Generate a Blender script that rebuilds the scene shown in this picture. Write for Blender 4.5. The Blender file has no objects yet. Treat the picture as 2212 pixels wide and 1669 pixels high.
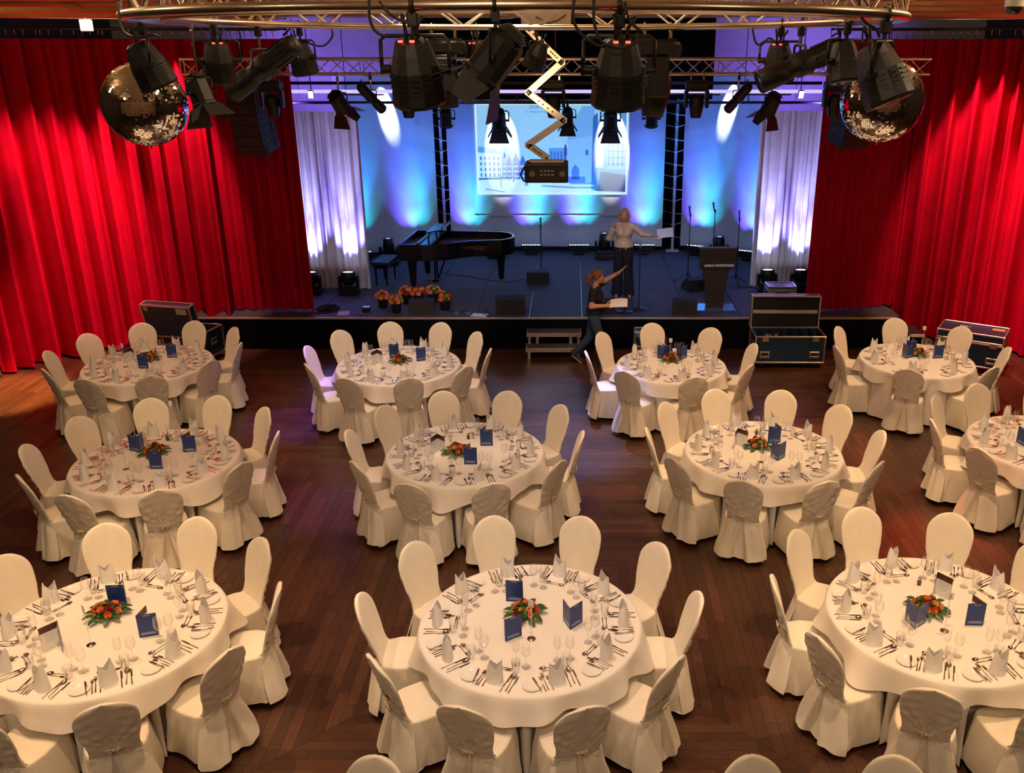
import bpy, bmesh, math, random
import numpy as np
from mathutils import Vector, Matrix, Euler

SC = bpy.context.scene
COL = SC.collection
PI = math.pi
RND = random.Random(11)

# ------------------------------------------------------------------ camera
CAM_H = 5.2
F_PX, CX, CY, YH = 1947.0, 1240.0, 834.0, 100.0
PITCH = math.atan((CY - YH) / F_PX)
cam_d = bpy.data.cameras.new('camera')
cam_d.sensor_width = 36.0
cam_d.lens = 36.0 * F_PX / 2212.0
cam_d.shift_x = -(CX - 1106.0) / 2212.0
cam_d.clip_start = 0.05
cam = bpy.data.objects.new('camera', cam_d)
COL.objects.link(cam)
cam.location = (0, 0, CAM_H)
cam.rotation_euler = (PI / 2 - PITCH, 0, 0)
SC.camera = cam
SC.view_settings.view_transform = 'Standard'
SC.view_settings.look = 'None'
SC.view_settings.gamma = 1.0
SC.view_settings.use_curve_mapping = False
SC.view_settings.exposure = 0.0

# ------------------------------------------------------------------ world: a dim hall
w = bpy.data.worlds.new('hall')
SC.world = w
w.use_nodes = True
w.node_tree.nodes['Background'].inputs['Color'].default_value = (1.0, 0.72, 0.5, 1)
w.node_tree.nodes['Background'].inputs['Strength'].default_value = 0.035


def spot(name, loc, tgt, watts, col, ang, blend=0.5, rad=0.06):
    d = bpy.data.lights.new(name, 'SPOT')
    d.energy = watts
    d.color = col
    d.spot_size = math.radians(ang)
    d.spot_blend = blend
    d.shadow_soft_size = rad
    o = bpy.data.objects.new(name, d)
    COL.objects.link(o)
    o.location = loc
    o.rotation_euler = (Vector(tgt) - Vector(loc)).to_track_quat('-Z', 'Y').to_euler()
    return o


WARM = (1.0, 0.62, 0.33)
WARM2 = (1.0, 0.69, 0.48)
# table letter: centre x, centre y, radius, number of chairs
TABLES = {
    'A': (-6.38, 12.75, 0.90), 'B': (-2.62, 12.72, 0.90), 'C': (1.45, 12.70, 0.80), 'D': (5.20, 12.95, 0.82),
    'E': (-4.80, 9.40, 0.90), 'F': (-1.27, 9.60, 0.90), 'G': (2.22, 9.64, 0.90), 'H': (5.68, 9.84, 0.90),
    'I': (-3.80, 6.20, 0.90), 'J': (-0.36, 6.26, 0.90), 'K': (3.05, 6.38, 0.90)}
# ceiling downlights above the tables
TL = {'A': 800, 'B': 1450, 'C': 1650, 'D': 1900, 'E': 1500, 'F': 1350, 'G': 2000, 'H': 1900, 'I': 2150, 'J': 1450, 'K': 2100}
for k_, (tx, ty, tr) in TABLES.items():
    zl, pw = (5.45, 0.60) if ty > 11 else (6.95, 1.0)
    wc = WARM if k_ not in 'FJB' else WARM2
    spot('downlight', (tx + (0.9 if tx > 0 else -0.9), ty + 0.5, zl), (tx, ty - 0.1, 0.6), TL[k_] * 0.375 * pw, wc, 46 if pw == 1 else 58, 0.55, 0.07)
    spot('downlight', (tx * 0.6 if pw == 1 else tx * 0.85, ty - 1.6, zl), (tx, ty, 0.7), TL[k_] * 0.30 * pw, wc, 44 if pw == 1 else 56, 0.6, 0.07)
# unseen fill lights added close under the ceiling for ambient light
for hx_ in (-6.0, -0.5, 5.0):
    for hy_ in (1.5, 6.0, 9.6):
        hl = bpy.data.lights.new('fill_light', 'POINT')
        hl.energy = 70
        hl.color = (1.0, 0.70, 0.42)
        hl.shadow_soft_size = 0.25
        ho = bpy.data.objects.new('fill_light', hl)
        COL.objects.link(ho)
        ho.location = (hx_, hy_, 6.6)
# red curtains, lit from lamps on the ceiling bars
spot('curtain_lamp', (-6.15, 15.05, 5.95), (-7.7, 15.85, 1.7), 1050, (1.0, 0.42, 0.34), 54, 0.4, 0.04)
spot('curtain_lamp', (-6.6, 13.9, 6.0), (-9.3, 14.95, 1.2), 2000, (1.0, 0.32, 0.30), 54, 0.6, 0.04)
spot('curtain_lamp', (6.05, 14.9, 5.95), (7.5, 15.75, 1.9), 1050, (1.0, 0.42, 0.34), 56, 0.4, 0.04)
spot('curtain_lamp', (6.4, 13.9, 6.0), (8.7, 14.9, 1.6), 1700, (1.0, 0.32, 0.30), 54, 0.6, 0.04)
# pools of coloured light on the parquet
spot('floor_wash', (-4.6, 13.4, 5.3), (-4.15, 12.3, 0.0), 1500, (0.20, 0.09, 1.0), 19, 0.7, 0.06)
spot('floor_wash', (-3.6, 11.0, 5.3), (-3.05, 9.7, 0.0), 800, (0.5, 0.16, 0.9), 17, 0.9, 0.06)
spot('floor_wash', (-0.2, 13.9, 5.0), (0.05, 11.7, 0.0), 2400, (0.32, 0.42, 1.0), 26, 0.9, 0.06)
spot('floor_wash', (4.15, 10.1, 6.3), (4.05, 8.7, 0.0), 2600, (1.0, 0.10, 0.04), 17, 0.9, 0.06)
spot('floor_wash', (-8.3, 12.2, 5.3), (-9.1, 13.4, 0.0), 6500, (1.0, 0.5, 0.15), 24, 0.6, 0.06)
spot('floor_wash', (3.4, 12.2, 5.3), (3.35, 11.4, 0.0), 1600, (1.0, 0.35, 0.15), 26, 0.9, 0.06)
# stage front light
spot('stage_front', (-0.1, 9.2, 5.1), (1.0, 17.0, 1.5), 620, (1.0, 0.70, 0.46), 16, 0.8, 0.06)
spot('stage_front', (-1.4, 9.2, 5.1), (-2.6, 16.4, 0.8), 800, (1.0, 0.7, 0.5), 20, 0.8, 0.06)
spot('stage_front', (1.1, 9.2, 5.1), (2.6, 16.2, 0.8), 360, (1.0, 0.7, 0.5), 22, 0.8, 0.06)
spot('stage_front', (0.3, 10.2, 5.2), (0.3, 14.9, 1.0), 420, (1.0, 0.68, 0.42), 16, 0.8, 0.06)
spot('stage_blue', (-2.2, 14.6, 4.6), (-1.5, 18.2, 0.6), 150, (0.18, 0.42, 1.0), 80, 0.9, 0.08)
spot('stage_blue', (1.6, 14.6, 4.6), (1.4, 18.2, 0.6), 150, (0.18, 0.42, 1.0), 80, 0.9, 0.08)
# warm light on the ducts above
spot('duct_light', (-7.0, 10.0, 4.2), (-8.0, 12.5, 6.2), 160, (1.0, 0.5, 0.18), 110, 0.9, 0.1)
spot('duct_light', (6.5, 10.0, 4.2), (7.5, 12.5, 6.2), 160, (1.0, 0.55, 0.2), 110, 0.9, 0.1)
spot('duct_light', (-0.4, 10.5, 4.6), (-0.4, 12.5, 6.2), 90, (1.0, 0.55, 0.25), 120, 0.9, 0.1)
# violet light on the back wall above the stage
spot('wall_wash', (-6.2, 19.6, 3.9), (-5.6, 22.5, 5.4), 620, (0.30, 0.16, 1.0), 100, 0.9, 0.1)
spot('wall_wash', (5.4, 19.6, 3.9), (4.9, 22.5, 5.4), 620, (0.30, 0.16, 1.0), 100, 0.9, 0.1)

# unseen fill spots added on the balcony side to brighten chair backs
for x_ in (-5.5, -1.5, 2.0, 6.0):
    spot('front_fill', (x_, -0.5, 6.6), (x_ * 0.9, 7.0, 0.4), 230, (1.0, 0.76, 0.52), 62, 0.7, 0.12)
# wash lights at the foot of the pale side curtains
for x_, y_ in ((-5.20, 17.42), (-4.46, 17.42), (3.86, 17.62), (4.52, 17.62)):
    spot('wash_beam', (x_, y_ + 0.14, 1.12), (x_, y_ + 0.42, 2.2), 330, (0.30, 0.25, 1.0), 72, 0.9, 0.04)
    spot('wash_beam', (x_, y_ + 0.05, 1.12), (x_, y_ + 0.34, 3.0), 380, (0.62, 0.58, 1.0), 24, 0.9, 0.04)
# led bars at the foot of the backdrop: violet, blue and cyan cells side by side
LEDBARS = [(-4.85, 20.25, 0.45), (-3.62, 20.85, 0.45), (-2.5, 21.08, 0.0), (-1.0, 21.08, 0.0), (0.12, 21.08, 0.0), (1.66, 21.08, 0.0), (2.88, 20.98, -0.48), (4.0, 20.4, -0.48)]
for x_, y_, r_ in LEDBARS:
    c_, s_ = math.cos(r_), math.sin(r_)
    for u_, col_, w_ in ((-0.15, (0.14, 0.08, 1.0), 160), (0.0, (0.10, 0.30, 1.0), 220), (0.16, (0.0, 0.60, 0.80), 80)):
        px_, py_ = x_ + u_ * c_ - s_ * 0.04, y_ + u_ * s_ + c_ * 0.04
        spot('led_beam', (px_, py_, 0.84), (px_ + u_ * 0.6 * c_ - 0.2 * s_, py_ + u_ * 0.6 * s_ + 0.2 * c_, 2.1), w_, col_, 56, 1.0, 0.02)
    for u_, col_, w_ in ((-0.1, (0.07, 0.10, 1.0), 560), (0.12, (0.0, 0.30, 1.0), 480)):
        px_, py_ = x_ + u_ * c_ + s_ * 0.12, y_ + u_ * s_ - c_ * 0.12
        spot('led_beam', (px_, py_, 0.86), (px_ + u_ * 0.6 * c_ - 0.42 * s_, py_ + u_ * 0.6 * s_ + 0.42 * c_, 2.9), w_, col_, 32, 1.0, 0.03)
# barn door spots grazing the screen, profile spots on the side panels
for x_, w_ in ((-1.66, 1100), (0.86, 1200)):
    spot('screen_spot', (x_, 20.55, 4.75), (x_, 21.3, 3.3), w_, (0.95, 0.98, 1.0), 25, 0.15, 0.03)
spot('panel_spot', (-4.25, 20.42, 5.1), (-4.2, 20.93, 3.95), 900, (0.85, 0.95, 1.0), 17, 0.15, 0.03)
spot('panel_spot', (3.52, 20.55, 5.1), (3.48, 21.05, 3.95), 900, (0.85, 0.95, 1.0), 17, 0.15, 0.03)
# soft pale blue light over the whole backdrop
spot('backdrop_wash', (-2.6, 18.2, 5.6), (-2.6, 21.4, 2.6), 110, (0.16, 0.36, 1.0), 80, 0.9, 0.1)
spot('backdrop_wash', (1.8, 18.2, 5.6), (1.8, 21.4, 2.6), 110, (0.16, 0.36, 1.0), 80, 0.9, 0.1)

# ------------------------------------------------------------------ helpers


def ray(px, py):
    c, s = math.cos(PITCH), math.sin(PITCH)
    u, v = (px - CX) / F_PX, (py - CY) / F_PX
    return Vector((u, c - v * s, -s - v * c))


def at_y(px, py, Y):
    r = ray(px, py)
    t = Y / r.y
    return Vector((r.x * t, Y, CAM_H + r.z * t))


def at_z(px, py, Z):
    r = ray(px, py)
    t = (Z - CAM_H) / r.z
    return Vector((r.x * t, r.y * t, Z))


_MATS = {}


def M(name, col, rough=0.5, metal=0.0, emit=None, estr=0.0, var=0.06, vscale=6.0, bump=0.0, bscale=40.0,
      stretch=None, sheen=0.0, trans=0.0, spec=None, coat=0.0):
    if name in _MATS:
        return _MATS[name]
    m = bpy.data.materials.new(name)
    m.use_nodes = True
    nt = m.node_tree
    b = nt.nodes['Principled BSDF']
    b.inputs['Roughness'].default_value = rough
    b.inputs['Metallic'].default_value = metal
    if spec is not None:
        b.inputs['Specular IOR Level'].default_value = spec
    if sheen:
        b.inputs['Sheen Weight'].default_value = sheen
    if trans:
        b.inputs['Transmission Weight'].default_value = trans
    if coat:
        b.inputs['Coat Weight'].default_value = coat
        b.inputs['Coat Roughness'].default_value = 0.08
    tc = nt.nodes.new('ShaderNodeTexCoord')
    mp = nt.nodes.new('ShaderNodeMapping')
    if stretch:
        mp.inputs['Scale'].default_value = stretch
    nt.links.new(tc.outputs['Object'], mp.inputs['Vector'])
    nz = nt.nodes.new('ShaderNodeTexNoise')
    nz.inputs['Scale'].default_value = vscale
    nz.inputs['Detail'].default_value = 3
    nt.links.new(mp.outputs['Vector'], nz.inputs['Vector'])
    rp = nt.nodes.new('ShaderNodeValToRGB')
    rp.color_ramp.elements[0].position = 0.3
    rp.color_ramp.elements[1].position = 0.7
    rp.color_ramp.elements[0].color = tuple(max(0, c * (1 - var)) for c in col) + (1,)
    rp.color_ramp.elements[1].color = tuple(min(1, c * (1 + var)) for c in col) + (1,)
    nt.links.new(nz.outputs['Fac'], rp.inputs['Fac'])
    nt.links.new(rp.outputs['Color'], b.inputs['Base Color'])
    if bump:
        n2 = nt.nodes.new('ShaderNodeTexNoise')
        n2.inputs['Scale'].default_value = bscale
        n2.inputs['Detail'].default_value = 4
        nt.links.new(mp.outputs['Vector'], n2.inputs['Vector'])
        bp = nt.nodes.new('ShaderNodeBump')
        bp.inputs['Strength'].default_value = bump
        bp.inputs['Distance'].default_value = 0.01
        nt.links.new(n2.outputs['Fac'], bp.inputs['Height'])
        nt.links.new(bp.outputs['Normal'], b.inputs['Normal'])
    if emit:
        b.inputs['Emission Color'].default_value = tuple(emit) + (1,)
        b.inputs['Emission Strength'].default_value = estr
    _MATS[name] = m
    return m


def glass_mat(name, tint=(1, 1, 1), refl=0.06):
    if name in _MATS:
        return _MATS[name]
    m = bpy.data.materials.new(name)
    m.use_nodes = True
    nt = m.node_tree
    nt.nodes.clear()
    out = nt.nodes.new('ShaderNodeOutputMaterial')
    mx = nt.nodes.new('ShaderNodeMixShader')
    tr = nt.nodes.new('ShaderNodeBsdfTransparent')
    tr.inputs['Color'].default_value = tuple(tint) + (1,)
    gl = nt.nodes.new('ShaderNodeBsdfGlossy')
    gl.inputs['Roughness'].default_value = 0.04
    lw = nt.nodes.new('ShaderNodeLayerWeight')
    lw.inputs['Blend'].default_value = 0.25
    ma = nt.nodes.new('ShaderNodeMath')
    ma.operation = 'MULTIPLY_ADD'
    ma.inputs[1].default_value = 0.75
    ma.inputs[2].default_value = refl
    nt.links.new(lw.outputs['Facing'], ma.inputs[0])
    nt.links.new(ma.outputs[0], mx.inputs['Fac'])
    nt.links.new(tr.outputs[0], mx.inputs[1])
    nt.links.new(gl.outputs[0], mx.inputs[2])
    nt.links.new(mx.outputs[0], out.inputs['Surface'])
    _MATS[name] = m
    return m


def frame(d, up=Vector((0, 0, 1))):
    d = Vector(d).normalized()
    if abs(d.dot(up)) > 0.98:
        up = Vector((0, 1, 0))
    a = d.cross(up).normalized()
    b = a.cross(d).normalized()
    return a, b


class MB:
    """collects shapes for one mesh"""

    def __init__(self):
        self.v, self.f, self.m, self.s = [], [], [], []

    def add(self, vs, fs, mat=0, smooth=False, mx=None):
        n = len(self.v)
        for p in vs:
            p = Vector(p)
            if mx is not None:
                p = mx @ p
            self.v.append((p.x, p.y, p.z))
        for f in fs:
            self.f.append([i + n for i in f])
            self.m.append(mat)
            self.s.append(smooth)
        return self

    def box(self, c, s, mat=0, mx=None, ch=0.0):
        x, y, z = s[0] / 2, s[1] / 2, s[2] / 2
        if ch <= 0:
            vs = [(c[0] + i * x, c[1] + j * y, c[2] + k * z) for k in (-1, 1) for j in (-1, 1) for i in (-1, 1)]
            fs = [(0, 2, 3, 1), (4, 5, 7, 6), (0, 1, 5, 4), (2, 6, 7, 3), (0, 4, 6, 2), (1, 3, 7, 5)]
            return self.add(vs, fs, mat, False, mx)
        ch = min(ch, x * .9, y * .9, z * .9)
        bm = bmesh.new()
        bmesh.ops.create_cube(bm, size=1)
        for v in bm.verts:
            v.co = Vector((v.co.x * 2 * x, v.co.y * 2 * y, v.co.z * 2 * z))
        bmesh.ops.bevel(bm, geom=bm.edges[:], offset=ch, segments=1, affect='EDGES')
        bm.verts.index_update()
        vs = [(v.co.x + c[0], v.co.y + c[1], v.co.z + c[2]) for v in bm.verts]
        fs = [[v.index for v in f.verts] for f in bm.faces]
        bm.free()
        return self.add(vs, fs, mat, False, mx)

    def cyl(self, p0, p1, r0, r1=None, n=10, mat=0, caps=True, smooth=True, mx=None):
        r1 = r0 if r1 is None else r1
        p0, p1 = Vector(p0), Vector(p1)
        a, b = frame(p1 - p0)
        vs = []
        for p, r in ((p0, r0), (p1, r1)):
            for i in range(n):
                t = 2 * PI * i / n
                vs.append(p + (a * math.cos(t) + b * math.sin(t)) * r)
        fs = [(i, (i + 1) % n, n + (i + 1) % n, n + i) for i in range(n)]
        self.add(vs, fs, mat, smooth, mx)
        if caps:
            self.add(vs[:n], [tuple(range(n))[::-1]], mat, False, mx)
            self.add(vs[n:], [tuple(range(n))], mat, False, mx)
        return self

    def tube(self, path, r, n=6, mat=0, closed=False, mx=None, caps=True):
        P = [Vector(p) for p in path]
        k = len(P)
        rr = r if isinstance(r, (list, tuple)) else [r] * k
        vs = []
        pa = None
        for i, p in enumerate(P):
            d = (P[(i + 1) % k] - P[i - 1]) if closed else (P[min(i + 1, k - 1)] - P[max(i - 1, 0)])
            if d.length < 1e-9:
                d = Vector((0, 0, 1))
            d.normalize()
            if pa is None:
                a, b = frame(d)
            else:
                a = (pa - d * pa.dot(d))
                a = a.normalized() if a.length > 1e-6 else frame(d)[0]
                b = a.cross(d).normalized() * -1
                b = d.cross(a).normalized()
            pa = a
            for j in range(n):
                t = 2 * PI * j / n
                vs.append(p + (a * math.cos(t) + b * math.sin(t)) * rr[i])
        fs = []
        for i in range(k if closed else k - 1):
            i2 = (i + 1) % k
            for j in range(n):
                j2 = (j + 1) % n
                fs.append((i * n + j, i * n + j2, i2 * n + j2, i2 * n + j))
        if caps and not closed:
            fs.append(tuple(range(n))[::-1])
            fs.append(tuple((k - 1) * n + j for j in range(n)))
        return self.add(vs, fs, mat, True, mx)

    def lathe(self, prof, n=16, mat=0, c=(0, 0, 0), smooth=True, mx=None, sx=1.0, sy=1.0, cap0=False, cap1=False):
        vs, fs = [], []
        for (r, z) in prof:
            for j in range(n):
                t = 2 * PI * j / n
                vs.append((c[0] + r * sx * math.cos(t), c[1] + r * sy * math.sin(t), c[2] + z))
        for i in range(len(prof) - 1):
            for j in range(n):
                j2 = (j + 1) % n
                fs.append((i * n + j, i * n + j2, (i + 1) * n + j2, (i + 1) * n + j))
        if cap0:
            fs.append(tuple(range(n))[::-1])
        if cap1:
            k = (len(prof) - 1) * n
            fs.append(tuple(k + j for j in range(n)))
        return self.add(vs, fs, mat, smooth, mx)

    def ball(self, c, r, nu=12, nv=8, mat=0, mx=None, smooth=True):
        if not isinstance(r, (list, tuple)):
            r = (r, r, r)
        vs, fs = [], []
        for i in range(nv + 1):
            p = PI * i / nv
            for j in range(nu):
                t = 2 * PI * j / nu
                vs.append((c[0] + r[0] * math.sin(p) * math.cos(t), c[1] + r[1] * math.sin(p) * math.sin(t), c[2] - r[2] * math.cos(p)))
        for i in range(nv):
            for j in range(nu):
                j2 = (j + 1) % nu
                fs.append((i * nu + j, i * nu + j2, (i + 1) * nu + j2, (i + 1) * nu + j))
        return self.add(vs, fs, mat, smooth, mx)

    def prism(self, poly, z0, z1, mat=0, mx=None, smooth=False, top=True, bot=True):
        n = len(poly)
        vs = [(p[0], p[1], z0) for p in poly] + [(p[0], p[1], z1) for p in poly]
        fs = []
        if bot:
            fs.append(tuple(range(n))[::-1])
        if top:
            fs.append(tuple(range(n, 2 * n)))
        self.add(vs, fs, mat, False, mx)
        return self.add(vs, [(i, (i + 1) % n, n + (i + 1) % n, n + i) for i in range(n)], mat, smooth, mx)

    def grid(self, rows, mat=0, smooth=True, closed=False, mx=None):
        n = len(rows[0])
        vs = [p for r in rows for p in r]
        fs = []
        for i in range(len(rows) - 1):
            for j in range(n if closed else n - 1):
                j2 = (j + 1) % n
                fs.append((i * n + j, i * n + j2, (i + 1) * n + j2, (i + 1) * n + j))
        return self.add(vs, fs, mat, smooth, mx)

    def mesh(self, name, mats):
        me = bpy.data.meshes.new(name)
        me.from_pydata(self.v, [], self.f)
        if not isinstance(mats, (list, tuple)):
            mats = [mats]
        for m in mats:
            me.materials.append(m)
        me.polygons.foreach_set('material_index', self.m)
        me.polygons.foreach_set('use_smooth', self.s)
        me.update()
        return me


def props(o, label=None, cat=None, group=None, kind=None):
    if label:
        o['label'] = label
    if cat:
        o['category'] = cat
    if group:
        o['group'] = group
    if kind:
        o['kind'] = kind
    return o


def obj(name, me, parent=None, loc=(0, 0, 0), rot=(0, 0, 0), label=None, cat=None, group=None, kind=None, scale=None, mx=None):
    if isinstance(me, tuple):
        me = me[0].mesh(name, me[1])
    o = bpy.data.objects.new(name, me)
    COL.objects.link(o)
    if mx is not None:
        o.matrix_local = mx
    else:
        o.location = loc
        o.rotation_euler = rot
        if scale:
            o.scale = scale if isinstance(scale, (tuple, list)) else (scale,) * 3
    if parent:
        o.parent = parent
    return props(o, label, cat, group, kind)


def empty(name, label, cat, loc=(0, 0, 0), rz=0.0, group=None, rot=None, scale=None):
    o = bpy.data.objects.new(name, None)
    o.empty_display_size = 0.1
    COL.objects.link(o)
    o.location = loc
    o.rotation_euler = rot if rot else (0, 0, rz)
    if scale:
        o.scale = (scale,) * 3
    return props(o, label, cat, group)


def assemble(name, label, cat, parts, loc=(0, 0, 0), rz=0.0, group=None, rot=None, scale=None):
    """parts: (part name, mesh, loc, rot[, [sub-parts]])"""
    e = empty(name, label, cat, loc, rz, group, rot, scale)
    for p in parts:
        o = obj(p[0], p[1], e, p[2] if len(p) > 2 else (0, 0, 0), p[3] if len(p) > 3 else (0, 0, 0))
        if len(p) > 4:
            for q in p[4]:
                obj(q[0], q[1], o, q[2] if len(q) > 2 else (0, 0, 0), q[3] if len(q) > 3 else (0, 0, 0))
    return e


def text_mesh(s, size, mat, depth=0.001, align='CENTER'):
    cu = bpy.data.curves.new('lettering', 'FONT')
    cu.body = s
    cu.size = size
    cu.extrude = depth
    cu.align_x = align
    cu.resolution_u = 3
    t = bpy.data.objects.new('lettering', cu)
    COL.objects.link(t)
    dg = bpy.context.evaluated_depsgraph_get()
    me = bpy.data.meshes.new_from_object(t.evaluated_get(dg))
    bpy.data.objects.remove(t)
    bpy.data.curves.remove(cu)
    me.materials.clear()
    me.materials.append(mat)
    return me


# ------------------------------------------------------------------ materials
CLOTH = M('cream cloth', (0.80, 0.74, 0.62), 0.8, var=0.03, bump=0.9, bscale=5, sheen=0.15, stretch=(1.6, 1.6, 0.8))
LINEN = M('white linen', (0.86, 0.82, 0.76), 0.8, var=0.02, bump=0.2, bscale=5, sheen=0.1)
NAPKIN = M('napkin linen', (0.88, 0.88, 0.87), 0.85, var=0.02)
STEEL = M('polished steel', (0.62, 0.58, 0.54), 0.16, 1.0, var=0.05)
CHROME = M('chrome', (0.75, 0.73, 0.7), 0.1, 1.0, var=0.04)
ALU = M('brushed aluminium', (0.72, 0.68, 0.62), 0.3, 1.0, var=0.06, vscale=20)
PORC = M('white porcelain', (0.85, 0.83, 0.79), 0.18, var=0.02)
BLACK = M('black enamel', (0.012, 0.012, 0.014), 0.35, var=0.2)
BLACKM = M('matt black', (0.010, 0.010, 0.011), 0.7, var=0.2)
RUBBER = M('rubber', (0.015, 0.015, 0.016), 0.6, var=0.1)
LEG = M('dark chair leg', (0.02, 0.022, 0.028), 0.4, 0.3)
GLASS = glass_mat('clear glass')
BLUECARD = M('blue card', (0.012, 0.045, 0.22), 0.35, var=0.04)
WHITECARD = M('white card', (0.85, 0.85, 0.86), 0.5, var=0.02)
BROWNPRINT = M('dark printed photo', (0.10, 0.035, 0.02), 0.4, var=0.7, vscale=60)
INK = M('white print', (0.8, 0.82, 0.88), 0.5, var=0.02)
GREYINK = M('grey print', (0.45, 0.45, 0.5), 0.6, var=0.02)

# ================================================================== the hall
def wood_mat(name, base, dark):
    m = bpy.data.materials.new(name)
    m.use_nodes = True
    nt = m.node_tree
    b = nt.nodes['Principled BSDF']
    at = nt.nodes.new('ShaderNodeAttribute')
    at.attribute_name = 'tint'
    tc = nt.nodes.new('ShaderNodeTexCoord')
    mp = nt.nodes.new('ShaderNodeMapping')
    mp.inputs['Scale'].default_value = (3, 40, 3)
    nz = nt.nodes.new('ShaderNodeTexNoise')
    nz.inputs['Scale'].default_value = 2.2
    nz.inputs['Detail'].default_value = 5
    rp = nt.nodes.new('ShaderNodeValToRGB')
    rp.color_ramp.elements[0].color = dark + (1,)
    rp.color_ramp.elements[1].color = base + (1,)
    rp.color_ramp.elements[0].position = 0.25
    rp.color_ramp.elements[1].position = 0.75
    mu = nt.nodes.new('ShaderNodeMix')
    mu.data_type = 'RGBA'
    mu.blend_type = 'MULTIPLY'
    mu.inputs['Factor'].default_value = 1
    nt.links.new(tc.outputs['UV'], mp.inputs['Vector'])
    nt.links.new(mp.outputs['Vector'], nz.inputs['Vector'])
    nt.links.new(nz.outputs['Fac'], rp.inputs['Fac'])
    nt.links.new(rp.outputs['Color'], mu.inputs['A'])
    nt.links.new(at.outputs['Color'], mu.inputs['B'])
    nt.links.new(mu.outputs['Result'], b.inputs['Base Color'])
    b.inputs['Roughness'].default_value = 0.38
    n2 = nt.nodes.new('ShaderNodeTexNoise')
    n2.inputs['Scale'].default_value = 1.3
    mr = nt.nodes.new('ShaderNodeMapRange')
    mr.inputs['To Min'].default_value = 0.26
    mr.inputs['To Max'].default_value = 0.42
    nt.links.new(tc.outputs['Object'], n2.inputs['Vector'])
    nt.links.new(n2.outputs['Fac'], mr.inputs['Value'])
    nt.links.new(mr.outputs['Result'], b.inputs['Roughness'])
    return m


WOOD = wood_mat('oiled parquet', (0.085, 0.036, 0.018), (0.040, 0.016, 0.009))
SUBF = M('floor joint', (0.012, 0.006, 0.004), 0.9)


def plank_mesh(items, name):
    """items: list of (polygon, along-x flag, tint, uv offset)"""
    vs, fs, tints, uvs = [], [], [], []
    for poly, ax, t, uo in items:
        n0 = len(vs)
        n = len(poly)
        vs += [(p[0], p[1], 0.0) for p in poly] + [(p[0], p[1], -0.006) for p in poly]
        fl = [tuple(range(n0, n0 + n))] + [(n0 + n + i, n0 + n + (i + 1) % n, n0 + (i + 1) % n, n0 + i) for i in range(n)]
        for f in fl:
            fs.append(f)
            for i in f:
                p = vs[i]
                tints += [t[0], t[1], t[2], 1]
                uvs += [(p[0] if ax else p[1]) + uo, (p[1] if ax else p[0]) + uo * 0.37]
    me = bpy.data.meshes.new(name)
    me.from_pydata(vs, [], fs)
    ca = me.color_attributes.new('tint', 'FLOAT_COLOR', 'CORNER')
    ca.data.foreach_set('color', tints)
    uv = me.uv_layers.new(name='UVMap')
    uv.data.foreach_set('uv', uvs)
    me.materials.append(WOOD)
    return me


def clip(poly, a, b, c):
    out = []
    for i in range(len(poly)):
        p, q = poly[i], poly[(i + 1) % len(poly)]
        dp, dq = a * p[0] + b * p[1] + c, a * q[0] + b * q[1] + c
        if dp >= 0:
            out.append(p)
        if dp * dq < 0:
            t = dp / (dp - dq)
            out.append((p[0] + (q[0] - p[0]) * t, p[1] + (q[1] - p[1]) * t))
    return out


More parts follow.
